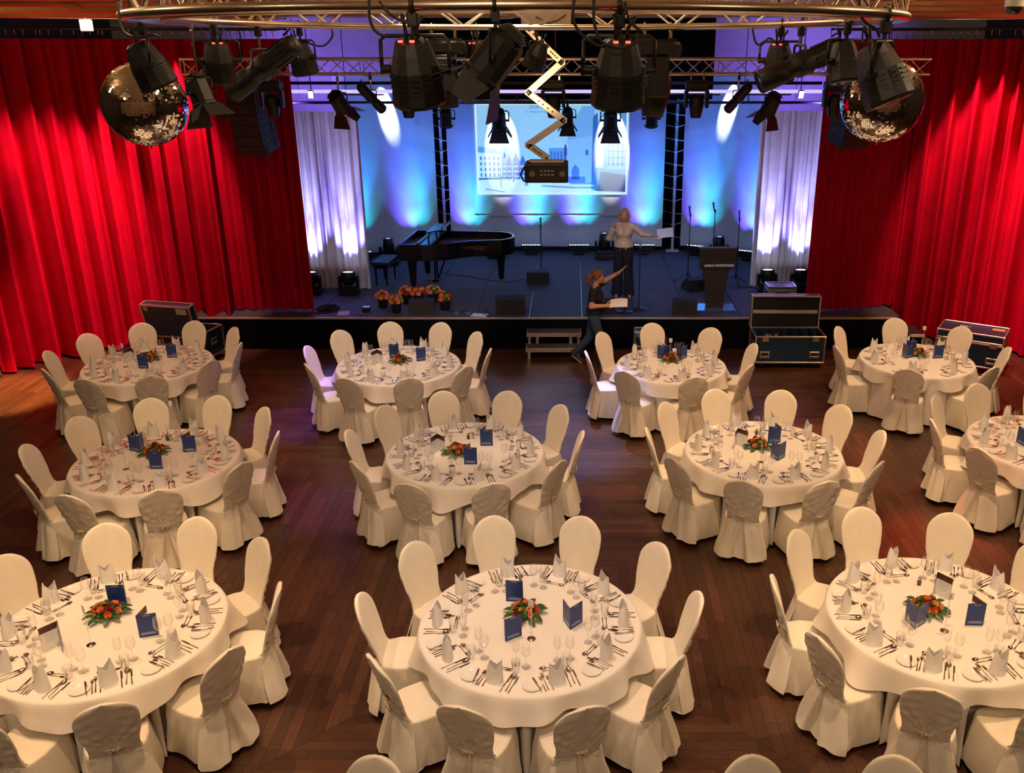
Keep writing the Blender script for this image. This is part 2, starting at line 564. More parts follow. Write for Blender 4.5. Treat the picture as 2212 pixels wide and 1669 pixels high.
def build_floor():
    fx0, fx1, fy0, fy1 = -10.8, 9.6, -3.0, 16.0
    fl = obj('floor', (MB().box(((fx0 + fx1) / 2, 9.8, -0.058), (fx1 - fx0, 25.6, 0.1)), SUBF), kind='structure',
             label='dark stained parquet floor of mitred plank fields')
    xc, yc = -0.33, 7.55
    w, g = 0.1, 0.0012
    r = random.Random(3)
    items = []
    for ax in (True, False):
        lo, hi = (3.6, fy1) if ax else (fx0, fx1)
        k = 0
        q = (yc if ax else xc) - w * math.ceil(((yc if ax else xc) - lo) / w)
        while q < hi:
            s = (fx0 if ax else 3.6) - r.random() * 1.1
            e = fx1 if ax else fy1
            while s < e:
                L = r.choice((0.7, 0.9, 1.1, 1.3))
                s1, e1 = s + g, s + L - g
                if ax:
                    poly = [(s1, q + g), (e1, q + g), (e1, q + w - g), (s1, q + w - g)]
                else:
                    poly = [(q + g, s1), (q + w - g, s1), (q + w - g, e1), (q + g, e1)]
                s += L
                mx_, my_ = sum(p[0] for p in poly) / 4 - xc, sum(p[1] for p in poly) / 4 - yc
                # keep only what lies in the fields whose planks run this way
                sg = 1 if (my_ if ax else mx_) > 0 else -1
                if ax:
                    P = clip(clip(poly, -1, sg, xc - sg * yc - 0.002), 1, sg, -xc - sg * yc - 0.002)
                else:
                    P = clip(clip(poly, sg, -1, -sg * xc + yc - 0.002), sg, 1, -sg * xc - yc - 0.002)
                if len(P) < 3:
                    continue
                P = clip(clip(P, 0, -1, fy1), -1, 0, fx1)
                P = clip(P, 1, 0, -fx0) if len(P) > 2 else P
                if len(P) < 3:
                    continue
                b = r.uniform(0.72, 1.25)
                t = (b * r.uniform(0.95, 1.1), b, b * r.uniform(0.85, 1.05))
                cxm, cym = sum(p[0] for p in P) / len(P), sum(p[1] for p in P) / len(P)
                items.append((cym if abs(cym) > 0 else 0, P, ax, t, r.random() * 30, cxm, cym))
            q += w
    near, far = [], []
    for it in items:
        x, y = it[5], it[6]
        d = y * math.cos(PITCH) + CAM_H * math.sin(PITCH)
        px = CX + F_PX * x / d
        py = CY + F_PX * (-y * math.sin(PITCH) + CAM_H * math.cos(PITCH)) / d
        seen = -20 < px < 2232 and py < 1690
        under = any((x - a) ** 2 + (y - b) ** 2 < (rr + 0.05) ** 2 for a, b, rr in TABLES.values())
        (near if seen and not under else far).append(it)
    near.sort(key=lambda i: i[6])
    far += near[300:]
    for it in near[:300]:
        # origin at the plank's own middle
        P = [(p[0] - it[5], p[1] - it[6]) for p in it[1]]
        obj('plank', plank_mesh([(P, it[2], it[3], it[4])], 'plank'), fl, (it[5], it[6], 0))
    obj('plank_field', plank_mesh([(i[1], i[2], i[3], i[4]) for i in far], 'plank_field'), fl, kind='stuff')


build_floor()

# walls, ceiling
WALLD = M('dark wall', (0.05, 0.035, 0.03), 0.9)
WALLG = M('grey plaster', (0.42, 0.42, 0.46), 0.9, var=0.05)
CEIL = M('brown ceiling', (0.45, 0.30, 0.17), 0.9)
obj('wall_back', (MB().box((-0.6, 22.75, 3.6), (20.6, 0.2, 7.4)), WALLG), kind='structure', label='grey back wall washed violet above the stage')
obj('wall_left', (MB().box((-10.9, 9.8, 3.6), (0.2, 25.6, 7.4)), WALLD), kind='structure', label='dark side wall behind the curtain')
obj('wall_right', (MB().box((9.7, 9.8, 3.6), (0.2, 25.6, 7.4)), WALLD), kind='structure', label='dark side wall behind the curtain')
obj('wall_rear', (MB().box((-0.6, -3.1, 3.6), (20.6, 0.2, 7.4)), M('brown panelling', (0.40, 0.25, 0.14), 0.7)), kind='structure', label='dark rear wall under the balcony')
obj('ceiling', (MB().box((-0.6, 9.8, 7.35), (20.6, 25.6, 0.2)), CEIL), kind='structure', label='dark hall ceiling')

# large round ducts under the ceiling
DUCT = M('brass-coloured duct', (0.55, 0.33, 0.14), 0.38, 0.75, var=0.15, vscale=3)
for i, (yy, zz, rr) in enumerate(((10.6, 5.80, 0.20), (11.6, 5.77, 0.20), (12.6, 5.75, 0.20), (13.5, 5.76, 0.18), (9.75, 5.82, 0.20))):
    e = empty('ceiling_duct', ('brass-coloured ceiling duct above the row of tables behind the stage row', 'brass-coloured ceiling duct next to that above the middle tables', 'brass-coloured ceiling duct directly above the stage-row tables', 'brass-coloured ceiling duct nearest the stage truss', 'brass-coloured ceiling duct nearest the ring truss')[i], 'duct', (0, yy, zz), group='parallel ceiling ducts')
    obj('pipe', (MB().cyl((-10.7, 0, 0), (9.5, 0, 0), rr, n=20), DUCT), e)
    for x in (-9.0 + i * 0.4, -5.5 + i * 0.3, -1.0, 3.2, 6.9 - i * 0.3):
        obj('sleeve', (MB().cyl((x, 0, 0), (x + 0.16, 0, 0), rr + 0.018, n=20), DUCT), e)

# ------------------------------------------------------------------ stage
STAGE_Z = 0.6
DECK = M('charcoal stage carpet', (0.050, 0.052, 0.060), 0.75, var=0.15, vscale=120, bump=0.3, bscale=300)
FASCIA = M('black stage cloth', (0.0025, 0.0027, 0.004), 0.9, spec=0.1)
EDGE = M('stage edge strip', (0.5, 0.4, 0.3), 0.4, 0.6)
st = empty('stage', 'low black-fronted stage with charcoal deck panels', 'stage', (0, 15.8, 0))
obj('frame', (MB().box((-0.82, 3.3, 0.29), (13.5, 6.5, 0.575)), ALU), st, label='aluminium frame showing in the deck joints')
sx0, dx_ = -4.69 - 0.967 * 3, 0.967
pm = MB().box((0, 0, 0), (dx_ - 0.011, 1.99, 0.03), ch=0.003).mesh('deck_panel', [DECK])
ncol = 14
for j in range(3):
    for i in range(ncol):
        xx = sx0 + dx_ * (i + 0.5)
        if 5.9 < xx:
            continue
        obj('deck_panel', pm, st, (xx, 1.0 + 2.0 * j, STAGE_Z - 0.015))
fb = MB()
rows = []
n = 240
for k, z in enumerate((0.004, 0.2, 0.4, 0.57)):
    rows.append([(-7.55 + 13.4 * i / n, -0.05 - 0.012 * math.sin(i * 0.9) * (1 - k / 4.5), z) for i in range(n + 1)])
fb.grid(rows)
obj('skirt', (fb, [FASCIA]), st, label='black cloth skirt of the stage')
obj('edge_strip', (MB().box((-0.85, -0.035, STAGE_Z - 0.02), (13.4, 0.05, 0.035), ch=0.006), EDGE), st)
obj('end_panel', (MB().box((5.95, 1.5, 0.29), (0.02, 3.0, 0.57)), FASCIA), st)
# side stair at the end of the stage
e = empty('side_stair', 'small dark stair with pale nosings at the end of the stage', 'stair', (6.0, 15.33, 0))
for i in range(2):
    z = 0.4 - 0.2 * i
    t = obj('tread', (MB().box((0.12 + i * 0.26, 0.3, z - 0.02), (0.25, 0.55, 0.04)), BLACKM), e)
    obj('nosing', (MB().box((0.12 + i * 0.26, 0.01, z - 0.018), (0.25, 0.03, 0.045)), M('pale nosing', (0.7, 0.62, 0.5), 0.6)), t)
    obj('riser', (MB().box((0.24 + i * 0.26, 0.3, z - 0.12), (0.012, 0.55, 0.16)), BLACKM), t)
obj('stringer', (MB().prism([(0, 0), (0.52, 0), (0.52, 0.18), (0.26, 0.2), (0.26, 0.38), (0, 0.38)], 0, 0.03, mx=Matrix.Rotation(PI / 2, 4, 'X')), BLACKM), e, (0, 0.61, 0))

# ------------------------------------------------------------------ curtains


def sample_path(pts, step):
    out = []
    P = [Vector(p) for p in pts]
    # smooth with Catmull-Rom
    Q = []
    for i in range(len(P) - 1):
        p0, p1, p2, p3 = P[max(i - 1, 0)], P[i], P[i + 1], P[min(i + 2, len(P) - 1)]
        for k in range(24):
            t = k / 24
            Q.append(0.5 * ((2 * p1) + (p2 - p0) * t + (2 * p0 - 5 * p1 + 4 * p2 - p3) * t * t + (3 * p1 - p0 - 3 * p2 + p3) * t ** 3))
    Q.append(P[-1])
    s, nxt = 0.0, 0.0
    for a, b in zip(Q[:-1], Q[1:]):
        L = (b - a).length
        while nxt <= s + L and L > 0:
            out.append((a.lerp(b, (nxt - s) / L), (b - a).normalized(), nxt))
            nxt += step
        s += L
    return out


def curtain(name, pts, z0, z1, mat, lam, amp, seed, label, zrows=9, flare=0.25, group=None):
    r = random.Random(seed)
    S = sample_path([(p[0], p[1], 0) for p in pts], lam / 11)
    ph = 0.0
    prof = []
    lam_c, amp_c = lam, amp
    for p, t, s in S:
        ph += 2 * PI * (lam / 11) / lam_c
        if ph > 2 * PI:
            ph -= 2 * PI
            lam_c = lam * r.uniform(0.65, 1.5)
            amp_c = amp * r.uniform(0.55, 1.25)
        o = math.sin(ph) + 0.28 * math.sin(2 * ph + 0.7)
        prof.append((p, Vector((-t.y, t.x, 0)), o * amp_c, s))
    rows = []
    for k in range(zrows + 1):
        q = k / zrows
        z = z1 + (z0 - z1) * q
        row = []
        for p, nrm, o, s in prof:
            a = o * (0.75 + flare * q) + 0.012 * math.sin(s * 5 + q * 3 + seed)
            zz = z + (0.006 * math.sin(s * 9) if k == zrows else 0)
            row.append((p.x + nrm.x * a, p.y + nrm.y * a, zz))
        rows.append(row)
    mb = MB()
    mb.grid(rows)
    return obj(name, (mb, [mat]), label=label, cat='curtain', group=group)


REDV = M('red velvet', (0.46, 0.0, 0.024), 0.8, var=0.1, sheen=0.0, vscale=3, spec=0.1)
GREYV = M('grey velvet', (0.05, 0.055, 0.05), 0.8, sheen=0.2)
WHITEV = M('pale stage cloth', (0.72, 0.72, 0.78), 0.8)
TOPZ = 5.32
curtain('stage_curtain', [(-4.78, 16.12), (-5.6, 16.22), (-6.6, 16.18)], STAGE_Z + 0.03, TOPZ, REDV, 0.19, 0.085, 1,
        'red velvet curtain standing on the stage beside the grand piano')
curtain('wall_curtain', [(-6.28, 16.02), (-7.6, 15.9), (-8.7, 15.45), (-9.35, 14.75), (-9.6, 14.3)], 0.04, TOPZ, REDV, 0.30, 0.19, 2,
        'bright lit red velvet curtain behind the open-lidded blue case')
curtain('grey_curtain', [(-9.66, 14.26), (-10.1, 13.4), (-10.4, 12.4)], 0.04, TOPZ, GREYV, 0.24, 0.06, 3,
        'dark grey curtain hanging next to the red one by orange-lit floor')
curtain('stage_curtain', [(4.30, 16.2), (5.1, 16.26), (6.2, 16.62)], STAGE_Z + 0.03, TOPZ, REDV, 0.19, 0.085, 4,
        'red velvet curtain standing on the stage behind the opened flight case')
curtain('wall_curtain', [(6.0, 16.42), (6.7, 16.25), (7.4, 15.85), (8.1, 15.3), (9.0, 14.5), (9.5, 13.6)], 0.04, TOPZ, REDV, 0.30, 0.19, 5,
        'bright lit red velvet curtain behind the closed blue flight case')
curtain('side_leg_curtain', [(-5.75, 17.80), (-4.1, 17.78)], STAGE_Z + 0.02, 4.05, WHITEV, 0.13, 0.04, 6,
        'pale pleated side curtain lit violet white next to the piano bench')
curtain('side_leg_curtain', [(3.60, 18.0), (4.3, 17.98), (5.2, 17.98)], STAGE_Z + 0.02, 4.05, WHITEV, 0.13, 0.04, 7,
        'pale pleated side curtain lit violet white behind the lectern')
# black cloth hung high in the middle of the stage opening
curtain('black_border', [(-3.3, 20.3), (3.0, 20.3)], 4.14, 6.6, FASCIA, 0.6, 0.02, 8, 'black border cloth hung high above the projection screen')


def track(label, pts, z, step):
    e = empty('curtain_track', label, 'curtain track', (pts[0][0], pts[0][1], z))
    P = [(p - Vector((pts[0][0], pts[0][1], 0)), s) for p, t, s in sample_path([(p[0], p[1], 0) for p in pts], 0.06)]
    obj('rail', (MB().tube([p for p, s in P][::3] + [P[-1][0]], 0.028, 6), BLACK), e)
    mb = MB()
    r = random.Random(len(P))
    nx = 0.0
    for p, s in P:
        if s >= nx:
            mb.cyl(p + Vector((0, -0.02, -0.02)), p + Vector((0, -0.02, -0.055)), 0.011, n=6, mat=0)
            mb.cyl(p + Vector((0, -0.02, -0.06)), p + Vector((0, -0.02, -0.09)), 0.009, n=6, mat=0)
            mb.tube([p + Vector((0, -0.02, -0.09)), p + Vector((0.01, 0, -0.14))], 0.005, 4, mat=1)
            nx += step * r.uniform(0.6, 1.4)
    obj('glides', (mb, [M('brass', (0.75, 0.6, 0.35), 0.25, 1.0), BLACK]), e, kind='stuff')
    obj('support_pipe', (MB().tube([p + Vector((0, 0.03, 0.16)) for p, s in P][::3], 0.02, 6), ALU), e)


track('curved black track with brass glides above the piano-side red curtain', [(-4.78, 16.12), (-6.55, 16.15), (-7.7, 15.95), (-8.7, 15.45), (-9.35, 14.75), (-9.6, 14.3)], 5.47, 0.14)
track('curved black track with brass glides above the lectern-side red curtain', [(4.3, 16.2), (5.95, 16.35), (6.7, 16.25), (7.4, 15.85), (8.1, 15.3), (9.0, 14.5)], 5.47, 0.16)

# ------------------------------------------------------------------ backdrop
BACKD = M('pale backdrop cloth', (0.62, 0.64, 0.68), 0.85, var=0.03)


def panel(label, a, b, z0, z1):
    mb = MB()
    n = 24
    rows = []
    nx, ny = -(b[1] - a[1]), b[0] - a[0]
    L = math.hypot(nx, ny)
    for k in range(9):
        z = z0 + (z1 - z0) * k / 8
        rows.append([(a[0] + (b[0] - a[0]) * i / n + nx / L * 0.012 * math.sin(i * 1.3 + k), a[1] + (b[1] - a[1]) * i / n + ny / L * 0.012 * math.sin(i * 1.3 + k), z) for i in range(n + 1)])
    mb.grid(rows)
    return obj('backdrop_panel', (mb, [BACKD]), label=label, cat='backdrop')


panel('angled pale backdrop panel behind the piano bench', (-5.2, 20.45), (-3.22, 21.4), 0.72, 4.6)
panel('wide pale middle backdrop panel behind the projection screen', (-2.93, 21.4), (2.1, 21.4), 0.72, 4.6)
panel('angled pale backdrop panel behind the tripod microphone stands', (2.55, 21.5), (4.4, 20.55), 0.72, 4.6)
WHITEP = M('white painted pole', (0.62, 0.63, 0.66), 0.4)
for (label, xa, xp, xb, y) in (('white pole laced with cord between black cloth strips behind the piano', -3.22, -3.07, -2.93, 21.42),
                               ('white pole laced with cord between black cloth strips behind the woman', 2.1, 2.36, 2.55, 21.45)):
    e = empty('laced_pole', label, 'pole', (xp, y, STAGE_Z))
    obj('black_cloth', (MB().box(((xa + xb) / 2 - xp, 0.22, 2.0), (xb - xa + 0.3, 0.02, 4.0)), FASCIA), e)
    obj('pole', (MB().cyl((0, 0, 0.03), (0, 0, 4.1), 0.033, n=10), WHITEP), e)
    obj('base_plate', (MB().box((0, 0, 0.012), (0.3, 0.22, 0.024), ch=0.004), WHITEP), e)
    for k in range(13):
        z = 0.35 + k * 0.28
        obj('cord', (MB().tube([(xa - xp, -0.02, z + 0.05), (0, -0.045, z), (xb - xp, -0.02, z + (0.06 if k % 2 else -0.02))], 0.008, 5), WHITEP), e)

# ================================================================== banquet tables and chairs
def smooth(a, b, x):
    t = max(0.0, min(1.0, (x - a) / (b - a)))
    return t * t * (3 - 2 * t)


def chair_cover(seed):
    r = random.Random(seed)
    mb = MB()
    n, nz = 76, 22
    ph = [r.uniform(0, 6.28) for _ in range(6)]
    rows = []
    for k in range(nz + 1):
        q = k / nz                       # 0 at the seat, 1 at the hem
        z = 0.462 - q * 0.40
        hx = 0.222 + 0.034 * q + 0.01 * math.sin(q * 3)
        yf = 0.215 + 0.022 * q
        yb = -0.262 - 0.075 * q ** 1.3
        row = []
        for i in range(n):
            t = 2 * PI * i / n
            c, s = math.cos(t), math.sin(t)
            e = 0.22
            x = math.copysign(abs(c) ** (2 * e), c) * hx
            yy = math.copysign(abs(s) ** (2 * e), s)
            y = yf * yy if yy > 0 else -yb * yy
            x *= 0.965 - 0.075 * (y / 0.22) - (0.16 * (1 - q) * smooth(-0.05, -0.25, y))
            out = Vector((c, s, 0))
            a = (0.004 + 0.012 * q) * q
            d = a * (math.sin(7 * t + ph[0]) + 0.6 * math.sin(12 * t + ph[1] + q) + 0.5 * math.sin(4 * t + ph[2]))
            d += 0.004 * math.sin(19 * t + 6 * q + ph[3]) * smooth(0, 0.3, q)
            x += out.x * d
            y += out.y * d
            # gathered seams at the rear corners
            for sgn in (-1, 1):
                w = math.exp(-(((x - sgn * hx) / 0.035) ** 2) - (((y - (yb + 0.05)) / 0.05) ** 2))
                x += sgn * w * (0.007 * math.sin(z * 190 + ph[4]) + 0.006)
            if y < -0.1:
                y += 0.035 * q * smooth(-0.1, -0.25, y)
            zz = z + (0.012 * math.sin(5 * t + ph[5]) * q if k == nz else 0)
            row.append((x, y, zz))
        rows.append(row)
    # seat top: rounded edge in to the middle
    top = []
    for sc, z in ((0.985, 0.472), (0.94, 0.4775), (0.75, 0.481), (0.4, 0.482), (0.02, 0.482)):
        top.append([(rows[0][i][0] * sc, (rows[0][i][1] + 0.02) * sc - 0.02, z + 0.0015 * math.sin(i * 1.1 + sc * 9)) for i in range(n)])
    mb.grid(top[::-1] + rows, closed=True)
    mb.add(top[-1], [tuple(range(n))], 0, True)
    # backrest
    zs = [0.44 + 0.40 * k / 16 for k in range(17)] + [0.84 + 0.185 * math.sin(PI / 2 * k / 9) for k in range(1, 10)]
    m = 44
    rows = []
    for z in zs:
        if z < 0.84:
            t = (z - 0.44) / 0.40
            hw = 0.180 - 0.012 * math.sin(PI * min(1, t * 1.8)) * (t < 0.56) + 0.030 * smooth(0.2, 1.0, t)
        else:
            hw = 0.210 * math.sqrt(max(0.0004, 1 - ((z - 0.84) / 0.1855) ** 2))
        yc = -0.232 - 0.165 * ((z - 0.47) / 0.55)
        th = 0.024 * (1 if z < 0.9 else 0.6 + 0.4 * hw / 0.21)
        row = []
        for i in range(m):
            t = 2 * PI * i / m
            c, s = math.cos(t), math.sin(t)
            x = math.copysign(abs(c) ** 0.75, c) * hw
            y = yc + math.copysign(abs(s) ** 0.6, s) * th + 0.03 * (x / 0.235) ** 2
            if s > 0.05:      # front: faint wrinkles at waist and shoulders
                y += 0.003 * math.sin(x * 60 + z * 25 + ph[1]) * (smooth(0.62, 0.47, z) + 0.5 * smooth(0.85, 1.0, z))
            if s < -0.05:     # back: folds drawn to the tie, seam down the middle
                dx, dz = x, z - 0.575
                di = math.hypot(dx, dz)
                an = math.atan2(dz, dx)
                y -= 0.014 * math.sin(an * 15 + ph[0]) * math.exp(-di / 0.22) * smooth(0.0, 0.06, di)
                y -= 0.004 * math.sin(z * 70 + x * 30 * (1 if x > 0 else -1) + ph[2]) * smooth(0.02, 0.1, abs(x))
                y += 0.007 * math.exp(-(x / 0.008) ** 2)
                y += 0.012 * math.exp(-(dz / 0.03) ** 2) * math.exp(-(x / 0.1) ** 2)
            row.append((x, y, z))
        rows.append(row)
    mb.grid(rows, closed=True)
    mb.add(rows[-1], [tuple(range(m))], 0, True)
    # back panel: drawn in at the tie, opening into an inverted pleat below it
    rows = []
    nr, nc = 26, 37
    for k in range(nr + 1):
        q = k / nr
        z = 0.66 - 0.595 * q
        ys = -0.232 - 0.165 * ((z - 0.47) / 0.55) - 0.031
        if z < 0.50:
            ys = ys * (1 - smooth(0.50, 0.40, z)) + (-0.272 - 0.10 * ((0.50 - z) / 0.44) ** 1.1) * smooth(0.50, 0.40, z)
        w_ = 0.166 if z > 0.56 else 0.166 + 0.112 * smooth(0.56, 0.06, z) + 0.02 * (0.56 - z)
        below = smooth(0.56, 0.44, z)
        row = []
        for j in range(nc):
            u = j / (nc - 1) * 2 - 1
            x = u * w_
            y = ys + 0.03 * (x / 0.235) ** 2 + 0.055 * abs(u) ** 5 * below + 0.012 * abs(u) ** 6
            pw = 0.10 + 0.22 * below * (0.56 - z) / 0.5
            y += below * 0.05 * smooth(pw, pw * 0.45, abs(u)) * min(1, (0.56 - z) / 0.12 if z < 0.56 else 0)
            y -= below * 0.016 * math.exp(-((abs(u) - pw * 1.25) / 0.10) ** 2)
            di, an = math.hypot(x, z - 0.565), math.atan2(z - 0.565, x)
            y -= 0.008 * math.sin(an * 13 + ph[0]) * math.exp(-di / 0.16) * smooth(0.0, 0.04, di)
            y -= 0.010 * below * q * math.sin(u * 9 + ph[3])
            row.append((x, y, z + (0.008 * math.sin(u * 6 + ph[5]) if k == nr else 0)))
        rows.append(row)
    mb.grid(rows)
    return mb.mesh('chair_cover', [CLOTH])


COVERS = [chair_cover(s) for s in (1, 2, 3, 4)]
_b = MB()
for s in (-1, 1):
    _b.tube([(0, -0.305, 0.565), (s * 0.03, -0.32, 0.580), (s * 0.055, -0.314, 0.57), (s * 0.03, -0.312, 0.556), (0, -0.308, 0.562)], 0.007, 6)
    _b.tube([(0, -0.302, 0.563), (s * 0.02, -0.312, 0.545), (s * 0.03, -0.306, 0.52)], [0.006, 0.006, 0.004], 6)
_b.ball((0, -0.314, 0.566), (0.014, 0.012, 0.012), 8, 6)
TIE = _b.mesh('back_tie', [M('cream ribbon', (0.8, 0.68, 0.45), 0.45)])
LEG_F = MB().cyl((0, 0, 0.44), (0, 0.012, 0.004), 0.016, 0.012, n=8).cyl((0, 0.012, 0.012), (0, 0.012, 0.0), 0.016, n=8).mesh('leg', [LEG])
LEG_R = MB().cyl((0, 0, 0.44), (0, -0.05, 0.004), 0.016, 0.012, n=8).cyl((0, -0.05, 0.012), (0, -0.05, 0.0), 0.016, n=8).mesh('leg', [LEG])


def chair(x, y, rz, label, group, k):
    e = empty('banquet_chair', label, 'chair', (x, y, 0), rz, group)
    obj('cover', COVERS[k % 4], e)
    obj('back_tie', TIE, e)
    for s in (-1, 1):
        obj('leg', LEG_F, e, (s * 0.165, 0.15, 0))
        obj('leg', LEG_R, e, (s * 0.15, -0.19, 0))
    return e


# ---- cloths
def under_cloth(Rt, angs, seed):
    r = random.Random(seed)
    N = 180
    ph = [r.uniform(0, 6.28) for _ in range(4)]
    rows = [[((Rt - 0.01) * f * math.cos(2 * PI * i / N), (Rt - 0.01) * f * math.sin(2 * PI * i / N), 0.7535) for i in range(N)] for f in (0.05, 0.6, 0.98)]
    for z in (0.748, 0.72, 0.62, 0.54, 0.48, 0.40, 0.30, 0.2, 0.1, 0.035):
        q = (0.75 - z) / 0.72
        row = []
        for i in range(N):
            t = 2 * PI * i / N
            press = 0.0
            for a in angs:
                d = (t - a + PI) % (2 * PI) - PI
                press = max(press, smooth(0.33, 0.20, abs(d)))
            rad = Rt + 0.004 + 0.022 * q * math.sin(11 * t + ph[0]) + 0.012 * q * math.sin(23 * t + ph[1])
            rad += 0.05 * q * (1 - press)
            rad -= (Rt - 0.715) * press * smooth(0.60, 0.50, z) + 0.03 * press * q
            row.append((rad * math.cos(t), rad * math.sin(t), z))
        rows.append(row)
    mb = MB()
    mb.grid(rows, closed=True)
    mb.add(rows[0], [tuple(range(N))], 0, True)
    return mb.mesh('floor_cloth', [LINEN])


def over_cloth(Rt, seed, rot=0.5):
    r = random.Random(seed)
    N = 200
    ph = [r.uniform(0, 6.28) for _ in range(4)]
    rows = []
    for f in (0.03, 0.3, 0.6, 0.85, 0.985):
        rows.append([(Rt * f * math.cos(2 * PI * i / N), Rt * f * math.sin(2 * PI * i / N), 0.7565) for i in range(N)])
    for k, fr in enumerate((0.0, 0.06, 0.2, 0.4, 0.6, 0.8, 1.0)):
        row = []
        for i in range(N):
            t = 2 * PI * i / N
            cor = max(0.0, math.cos(2 * (t - rot))) ** 3            # two pairs of corners
            cor4 = abs(math.cos(2 * (t - rot))) ** 10
            drop = 0.185 + 0.048 * cor4 + 0.010 * math.sin(3 * t + ph[0]) + 0.014 * math.sin(9 * t + ph[1])
            z = 0.753 - drop * fr
            fold = 0.042 * math.sin(9 * t + ph[1]) + 0.020 * math.sin(17 * t + ph[2]) + 0.05 * cor4
            rad = Rt + 0.008 + 0.012 * smooth(0, 0.12, fr) + (fold + 0.03) * fr ** 1.2
            row.append((rad * math.cos(t), rad * math.sin(t), z))
        rows.append(row)
    mb = MB()
    mb.grid(rows, closed=True)
    mb.add(rows[0], [tuple(range(N))], 0, True)
    return mb.mesh('table_cloth', [LINEN])


# ---- place setting meshes (lie on z = 0, handle towards -y)
def knife(L, w):
    mb = MB()
    mb.prism([(-0.0045, -L / 2), (0.0045, -L / 2), (0.0035, 0.0), (-0.0035, 0.0)], 0.0005, 0.006)
    mb.prism([(-0.004, 0.0), (w * 0.55, 0.004), (w * 0.6, L * 0.36), (w * 0.2, L / 2), (-0.004, L * 0.40)], 0.001, 0.003)
    return mb.mesh('knife', [STEEL])


def fork(L, w):
    mb = MB()
    mb.prism([(-0.0055, -L / 2), (0.0055, -L / 2), (0.0025, L * 0.05), (0.003, L * 0.2), (-0.003, L * 0.2), (-0.0025, L * 0.05)], 0.001, 0.004)
    mb.prism([(-0.003, L * 0.19), (0.003, L * 0.19), (w / 2, L * 0.27), (w / 2, L * 0.33), (-w / 2, L * 0.33), (-w / 2, L * 0.27)], 0.003, 0.006)
    for i in range(4):
        x = -w / 2 + w * (i + 0.5) / 4
        mb.prism([(x - w * 0.085, L * 0.32), (x + w * 0.085, L * 0.32), (x + w * 0.05, L / 2), (x - w * 0.05, L / 2)], 0.003, 0.0055)
    return mb.mesh('fork', [STEEL])


def spoon(L, w):
    mb = MB()
    mb.prism([(-0.005, -L / 2), (0.005, -L / 2), (0.0025, L * 0.05), (0.003, L * 0.2), (-0.003, L * 0.2), (-0.0025, L * 0.05)], 0.001, 0.004)
    rows = []
    for f, z in ((0.02, 0.001), (0.5, 0.002), (0.85, 0.005), (1.0, 0.009), (0.93, 0.0085)):
        rows.append([(math.cos(2 * PI * i / 14) * w / 2 * f, L * 0.345 + math.sin(2 * PI * i / 14) * L * 0.155 * f, z) for i in range(14)])
    mb.grid(rows, closed=True)
    return mb.mesh('spoon', [STEEL])


K_TABLE, K_START, K_BUTTER = knife(0.235, 0.02), knife(0.21, 0.018), knife(0.17, 0.019)
F_TABLE, F_START, F_DES = fork(0.205, 0.025), fork(0.18, 0.023), fork(0.16, 0.021)
S_SOUP, S_DES = spoon(0.2, 0.043), spoon(0.175, 0.036)
PLATE = MB().lathe([(0.0, 0.004), (0.05, 0.004), (0.056, 0.006), (0.076, 0.013), (0.078, 0.0135), (0.077, 0.011), (0.055, 0.002), (0.045, 0.0), (0.0, 0.0)], 28).mesh('bread_plate', [PORC])
WINE = MB().lathe([(0.0, 0.002), (0.036, 0.001), (0.037, 0.003), (0.006, 0.008), (0.0042, 0.015), (0.004, 0.09), (0.007, 0.098), (0.026, 0.112), (0.037, 0.135),
                   (0.036, 0.165), (0.029, 0.205)], 16).mesh('wine_glass', [GLASS])
WINE_L = MB().lathe([(0.0, 0.002), (0.034, 0.001), (0.035, 0.003), (0.006, 0.008), (0.0042, 0.015), (0.004, 0.10), (0.007, 0.108), (0.024, 0.122), (0.031, 0.145),
                     (0.030, 0.18), (0.024, 0.225)], 16).mesh('wine_glass', [GLASS])
TUMBLER = MB().lathe([(0.0, 0.008), (0.026, 0.008), (0.036, 0.108), (0.037, 0.11), (0.036, 0.108), (0.027, 0.001), (0.0, 0.0)], 16).mesh('water_tumbler', [GLASS])


def napkin_mesh(seed):
    r = random.Random(seed)
    n, nz = 40, 10
    tw = r.uniform(-0.2, 0.2)
    rows_o, rows_i = [], []
    for rows, dr in ((rows_o, 0.0), (rows_i, -0.004)):
        for k in range(nz + 1):
            q = k / nz
            row = []
            for i in range(n):
                t = 2 * PI * i / n
                tri = abs(((t / PI) % 1.0) - 0.5) * 2
                hi = 0.125 + (0.088 if math.cos(t) > 0 else 0.066) * tri
                z = hi * q
                ra = 0.064 - 0.006 * q
                lean = 1 - 0.22 * q * q * abs(math.cos(t))
                x = (ra + dr) * 1.05 * math.cos(t) * lean
                y = (ra + dr) * 0.70 * math.sin(t) * (1 - 0.15 * q)
                fl = 0.006 * math.exp(-((t - 1.4 * PI - 0.9 * (q - 0.4)) / 0.22) ** 2)
                y -= fl
                x += tw * 0.08 * q * q
                row.append((x, y, z))
            rows.append(row)
    mb = MB()
    mb.grid(rows_o, closed=True)
    mb.grid(rows_i[::-1], closed=True)
    mb.grid([rows_o[-1], rows_i[-1]], closed=True)
    return mb.mesh('napkin', [NAPKIN])


NAPS = [napkin_mesh(s) for s in (1, 2, 3)]

# ---- menu card: two panels standing at an angle
MH, MW = 0.21, 0.148


